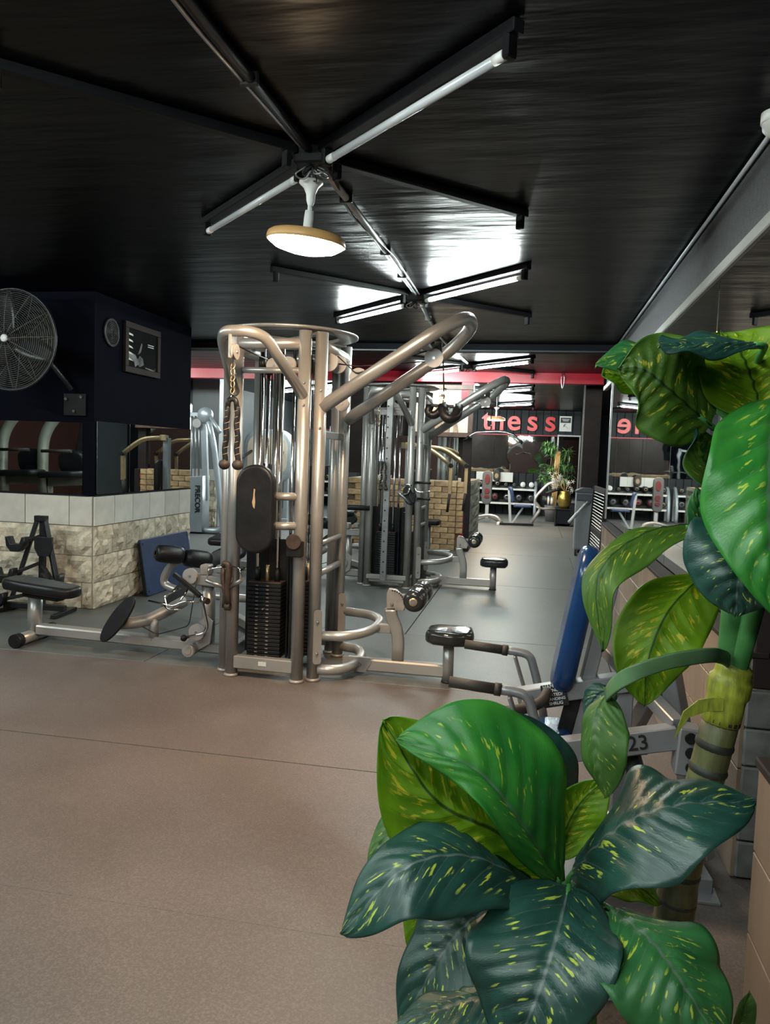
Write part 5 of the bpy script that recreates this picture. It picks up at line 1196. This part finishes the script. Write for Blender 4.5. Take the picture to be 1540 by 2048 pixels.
pt = thing('potted_dieffenbachia', 'tall artificial dieffenbachia with large spotted green leaves in the foreground', 'plant', (.22, 1.50, 0))
PC = Vector((.22, 1.50, 0))
MB().lathe([(.001, 0), (.13, 0), (.145, .02), (.175, .33), (.192, .345), (.192, .375), (.178, .375), (.170, .34), (.001, .335)], PC, n=36).build('pot', 'pot_grey', pt)
MB().lathe([(.168, .338), (.10, .350), (.001, .356)], PC, n=28).build('soil', 'soil', pt)
# cane trunk with rings
TP = [Vector(p) for p in ((.270, 1.55, .34), (.292, 1.55, .45), (.313, 1.55, .592), (.322, 1.55, .707), (.342, 1.55, .82), (.361, 1.55, .923), (.379, 1.55, 1.025))]
tk = MB().tube(TP, [.040, .039, .038, .036, .035, .034, .034], 18, .04).build('cane_trunk', 'cane', pt)
for k in range(13):
    t_ = k/12*6*.985; i = min(5, int(t_)); p = TP[i].lerp(TP[i+1], t_-i); d = (TP[i+1]-TP[i]).normalized()
    MB().lathe([(.034, -.008), (.0405-.0004*k, -.003), (.0405-.0004*k, .003), (.034, .008)], p, d, 20).build('cane_ring', 'cane_ring', tk)
MB().tube([(.376, 1.55, 1.01), (.384, 1.55, 1.06), (.392, 1.548, 1.11), (.402, 1.545, 1.15), (.416, 1.54, 1.185)], [.036, .040, .034, .022, .008], 16, .03).build('leaf_sheath', 'sheath_yellow', pt)
MB().slab([(0, -.012), (.03, -.016), (.06, -.03), (.085, -.075), (.072, -.02), (.045, .006), (.02, .012), (0, .012)], .003, frame4((.372, 1.515, 1.055), (-1, 0, 0), (0, 0, 1)), .001).build('dry_sheath_tip', 'sheath_yellow', pt)
for a, b, r in (((.385, 1.548, 1.06), (.388, 1.55, 1.26), .024), ((.392, 1.54, 1.09), (.424, 1.52, 1.29), .018)):
    a = Vector(a); b = Vector(b); MB().tube([a, a.lerp(b, .4), b, b+Vector((.004, 0, .12)), b+Vector((-.015, -.03, .26))], [r, r, r*.9, r*.7, r*.45], 14, .06).build('green_stem', 'stem_green', pt)
def petiole(pts, r=.008, mat='stem_green'): MB().tube(pts, [r*1.4, r*1.2, r, r*.8], 10, .05).build('petiole', mat, pt)
SB = Vector((.16, 1.47, .34)); ST = Vector((.100, 1.45, .70))
MB().tube([SB, SB.lerp(ST, .5)+Vector((.01, 0, 0)), ST], [.020, .018, .014], 12, .06).build('green_stem', 'stem_green', pt)
LEAVES = [
    ('mid', 1, [(0.387, 1.44, 1.58), (0.369, 1.46, 1.65), (0.35, 1.48, 1.704), (0.323, 1.52, 1.747)], (0.256, 1.42, 1.674), (0.468, 1.46, 1.677)),  # U1
    ('dark', 1, [(0.369, 1.4, 1.706), (0.289, 1.32, 1.697), (0.222, 1.28, 1.688), (0.18, 1.26, 1.684)], (0.266, 1.4, 1.724), (0.249, 1.28, 1.671)),  # U1b
    ('olive', 0, [(0.298, 1.44, 1.573), (0.221, 1.38, 1.625), (0.171, 1.36, 1.658), (0.131, 1.36, 1.659)], (0.267, 1.4, 1.699), (0.228, 1.4, 1.519)),  # U2
    ('mid', 1, [(0.305, 1.5, 1.691), (0.22, 1.46, 1.703), (0.156, 1.42, 1.692), (0.096, 1.38, 1.667)], (0.19, 1.5, 1.725), (0.188, 1.4, 1.661)),  # U3
    ('bright', 0, [(0.258, 1.56, 1.634), (0.199, 1.54, 1.65), (0.151, 1.52, 1.661), (0.116, 1.5, 1.664)], (0.163, 1.56, 1.695), (0.164, 1.5, 1.632)),  # U4
    ('bright', 1, [(0.393, 1.42, 1.617), (0.353, 1.27, 1.506), (0.348, 1.22, 1.388), (0.377, 1.22, 1.27)], (0.26, 1.28, 1.526), (0.462, 1.34, 1.509)),  # U5
    ('dark', 1, [(0.401, 1.44, 1.42), (0.359, 1.34, 1.38), (0.329, 1.3, 1.326), (0.333, 1.32, 1.26)], (0.253, 1.34, 1.394), (0.418, 1.3, 1.336)),  # U6
    ('mid', 0, [(0.344, 1.46, 1.335), (0.312, 1.44, 1.371), (0.289, 1.42, 1.407), (0.281, 1.42, 1.463)], (0.262, 1.4, 1.381), (0.34, 1.46, 1.397)),  # U6b
    ('dark', 1, [(0.366, 1.52, 1.366), (0.32, 1.46, 1.45), (0.288, 1.44, 1.52), (0.28, 1.44, 1.572)], (0.271, 1.4, 1.476), (0.365, 1.56, 1.505)),  # U7
    ('olive', 0, [(0.291, 1.46, 1.395), (0.193, 1.38, 1.379), (0.117, 1.32, 1.314), (0.127, 1.3, 1.19)], (0.11, 1.36, 1.346), (0.152, 1.3, 1.312)),  # M1
    ('mid', 0, [(0.316, 1.5, 1.3), (0.245, 1.42, 1.24), (0.211, 1.38, 1.162), (0.209, 1.38, 1.08)], (0.153, 1.4, 1.215), (0.325, 1.42, 1.228)),  # M2
    ('olive', 1, [(0.146, 1.4, 1.089), (0.126, 1.36, 1.053), (0.129, 1.34, 0.99), (0.149, 1.34, 0.925)], (0.103, 1.38, 1.017), (0.183, 1.34, 1.013)),  # M3
    ('dark', 1, [(0.172, 1.46, 1.076), (0.145, 1.45, 1.077), (0.128, 1.45, 1.056), (0.121, 1.45, 1.018)], (0.112, 1.46, 1.077), (0.16, 1.44, 1.056)),  # M3b
    ('dark', 0, [(0.102, 1.44, 0.723), (0.166, 1.36, 0.858), (0.258, 1.34, 0.924), (0.405, 1.4, 0.921)], (0.238, 1.46, 0.941), (0.228, 1.24, 0.84)),  # L1
    ('bright', 1, [(0.071, 1.42, 0.718), (-0.028, 1.34, 0.837), (-0.14, 1.3, 0.904), (-0.239, 1.3, 1.037)], (-0.145, 1.3, 0.765), (-0.074, 1.4, 0.991)),  # L2a
    ('bright', 0, [(0.087, 1.42, 0.713), (0.01, 1.3, 0.878), (-0.077, 1.27, 0.981), (-0.211, 1.28, 1.011)], (-0.065, 1.25, 0.925), (0.014, 1.36, 1.056)),  # L2b
    ('dark', 0, [(0.087, 1.54, 0.721), (0.053, 1.52, 0.84), (0.005, 1.5, 0.934), (-0.062, 1.5, 1.002)], (-0.015, 1.48, 0.859), (0.11, 1.56, 0.902)),  # L2c
    ('dark', 1, [(0.053, 1.4, 0.714), (-0.071, 1.28, 0.822), (-0.175, 1.2, 0.83), (-0.269, 1.16, 0.727)], (-0.142, 1.32, 0.858), (-0.111, 1.16, 0.783)),  # L3
    ('olive', 1, [(-0.119, 1.42, 0.794), (-0.179, 1.4, 0.806), (-0.232, 1.38, 0.789), (-0.269, 1.36, 0.741)], (-0.221, 1.42, 0.831), (-0.181, 1.36, 0.787)),  # L3b
    ('dark', 1, [(0.097, 1.36, 0.748), (0.071, 1.22, 0.733), (0.043, 1.16, 0.67), (0.008, 1.15, 0.573)], (-0.069, 1.2, 0.724), (0.175, 1.2, 0.746)),  # L4
    ('mid', 1, [(0.162, 1.34, 0.733), (0.215, 1.22, 0.756), (0.258, 1.16, 0.727), (0.314, 1.14, 0.648)], (0.14, 1.15, 0.702), (0.323, 1.24, 0.744)),  # L5
    ('bright', 0, [(-0.138, 1.42, 0.682), (-0.153, 1.42, 0.63), (-0.163, 1.42, 0.578), (-0.172, 1.42, 0.516)], (-0.208, 1.42, 0.592), (-0.115, 1.44, 0.599)),  # L6
    ('dark', 1, [(-0.014, 1.38, 0.694), (-0.081, 1.32, 0.673), (-0.127, 1.28, 0.618), (-0.182, 1.26, 0.503)], (-0.159, 1.36, 0.684), (-0.041, 1.22, 0.616)),  # L7
    ('dark', 1, [(0.035, 1.26, 0.623), (-0.045, 1.22, 0.62), (-0.108, 1.2, 0.602), (-0.187, 1.18, 0.564)], (-0.099, 1.26, 0.604), (-0.07, 1.14, 0.595)),  # L8
    ('bright', 1, [(0.08, 1.5, 0.72), (0.098, 1.5, 0.793), (0.124, 1.5, 0.847), (0.163, 1.5, 0.891)], (0.067, 1.5, 0.835), (0.17, 1.48, 0.832)),  # L9
    ('bright', 1, [(0.148, 1.52, 0.673), (0.193, 1.5, 0.69), (0.232, 1.48, 0.697), (0.271, 1.46, 0.68)], (0.213, 1.52, 0.713), (0.208, 1.46, 0.68)),  # L10
    ('olive', 0, [(0.429, 1.5, 0.412), (0.427, 1.47, 0.474), (0.427, 1.45, 0.518), (0.434, 1.45, 0.543)], (0.413, 1.45, 0.501), (0.448, 1.45, 0.493)),  # L11
]
def catmull(P, t):
    n = len(P)-1; s = min(t*n, n-1e-6); i = int(s); f = s-i
    p1, p2 = P[i], P[i+1]; p0 = P[i-1] if i > 0 else p1*2-p2; p3 = P[i+2] if i+2 <= n else p2*2-p1
    return .5*((2*p1)+(p2-p0)*f+(2*p0-5*p1+4*p2-p3)*f*f+(3*p1-p0-3*p2+p3)*f**3)
BACK = {'bright': 'leaf_under', 'mid': 'leaf_under', 'dark': 'leaf_under_dark', 'olive': 'leaf_under_dark'}
def leaf(kind, flip, mid, eL, eR, seed):
    P = [Vector(p) for p in mid]; eL = Vector(eL); eR = Vector(eR); ts = .42
    C0 = catmull(P, ts); VL = eL-C0; VR = eR-C0; T0 = (catmull(P, ts+.03)-catmull(P, ts-.03)).normalized()
    VL -= T0*VL.dot(T0)*.6; VR -= T0*VR.dot(T0)*.6
    rng = random.Random(seed); NL, NW = 60, 22; ph = rng.random()*6; V_ = []; UV = []; F_ = []
    wid = (VR-VL).length
    for i in range(NL+1):
        t = i/NL; C = catmull(P, t); T = (catmull(P, min(1, t+.02))-catmull(P, max(0, t-.02))).normalized()
        pr = max(0.0, math.sin(PI*min(1, t)**.80))**.62
        if t > .8: pr *= 1-.25*((t-.8)/.2)**2
        R_ = T0.rotation_difference(T); q = Vector((0, 0, 0))
        vr = VR.lerp(R_ @ VR, .6); vl = VL.lerp(R_ @ VL, .6)
        Nn = (vr-vl).cross(T).normalized()
        for j in range(NW+1):
            u = -1+2*j/NW; au = abs(u); s = t*9-au*2.2
            fr_ = abs((s % 1)-.5)*2                                  # 1 on a side vein, 0 between
            bul = (1-fr_**3)*.0065*(1-au**3)*(wid/.2) if t > .04 else 0
            mr_ = -.006*math.exp(-(au/.05)**2)
            wave = .017*math.sin(7*t*PI*.55+ph+(1.7 if u > 0 else 0))*au**2.2*pr*(wid/.2)
            p = C+(vr*u if u > 0 else vl*(-u))*pr + Nn*((-1 if flip else 1)*(bul+mr_-.14*wid*0*au*au)+wave)
            V_.append(p); UV.append((j/NW, t))
    for i in range(NL):
        for j in range(NW):
            a = i*(NW+1)+j; f = (a, a+1, a+NW+2, a+NW+1)
            F_.append(f[::-1] if flip else f)
    mb = MB(); mb.add(V_, F_, True); o = mb.build('leaf', 'leaf_'+kind, pt); me = o.data
    me.materials.append(MATS[BACK[kind]])
    ul = me.uv_layers.new(name='UVMap')
    for lp in me.loops: ul.data[lp.index].uv = UV[lp.vertex_index]
    so_ = o.modifiers.new('thickness', 'SOLIDIFY'); so_.thickness = .0016; so_.offset = -1; so_.material_offset = 1; so_.use_rim = True
    return o
for k, (kind, flip, mid, eL, eR) in enumerate(LEAVES): leaf(kind, flip, mid, eL, eR, 50+k)
# petioles for the low crown and the upper crown
for k, (kind, flip, mid, eL, eR) in enumerate(LEAVES):
    b0 = Vector(mid[0])
    if 1.0 < b0.z < 1.12: continue
    if b0.z < .80 and b0.x < .3: root = ST+Vector((0, 0, -.10))
    elif b0.z > 1.0: root = Vector((.39, 1.545, max(1.15, b0.z-.07)))
    else: root = Vector((.32, 1.54, .5))
    d = (Vector(mid[1])-b0).normalized()
    petiole([root, root.lerp(b0, .5)+Vector((0, .01, .02)), b0-d*.005, b0+d*.03], .0055)
MB().sweep(fillet([(.385, 1.54, 1.13), (.365, 1.50, 1.148), (.320, 1.40, 1.176), (.234, 1.33, 1.175), (.169, 1.31, 1.151), (.149, 1.36, 1.112), (.146, 1.40, 1.086)], .04), .005, .026, (0, 0, 1)).build('leaf_stalk', 'leaf_stalk', pt)
MB().ball((.145, 1.36, .66), .016, 10).build('small_bloom', 'print_red', pt)
MB().ball((.152, 1.355, .645), .012, 10).build('small_bloom', 'sheath_yellow', pt)
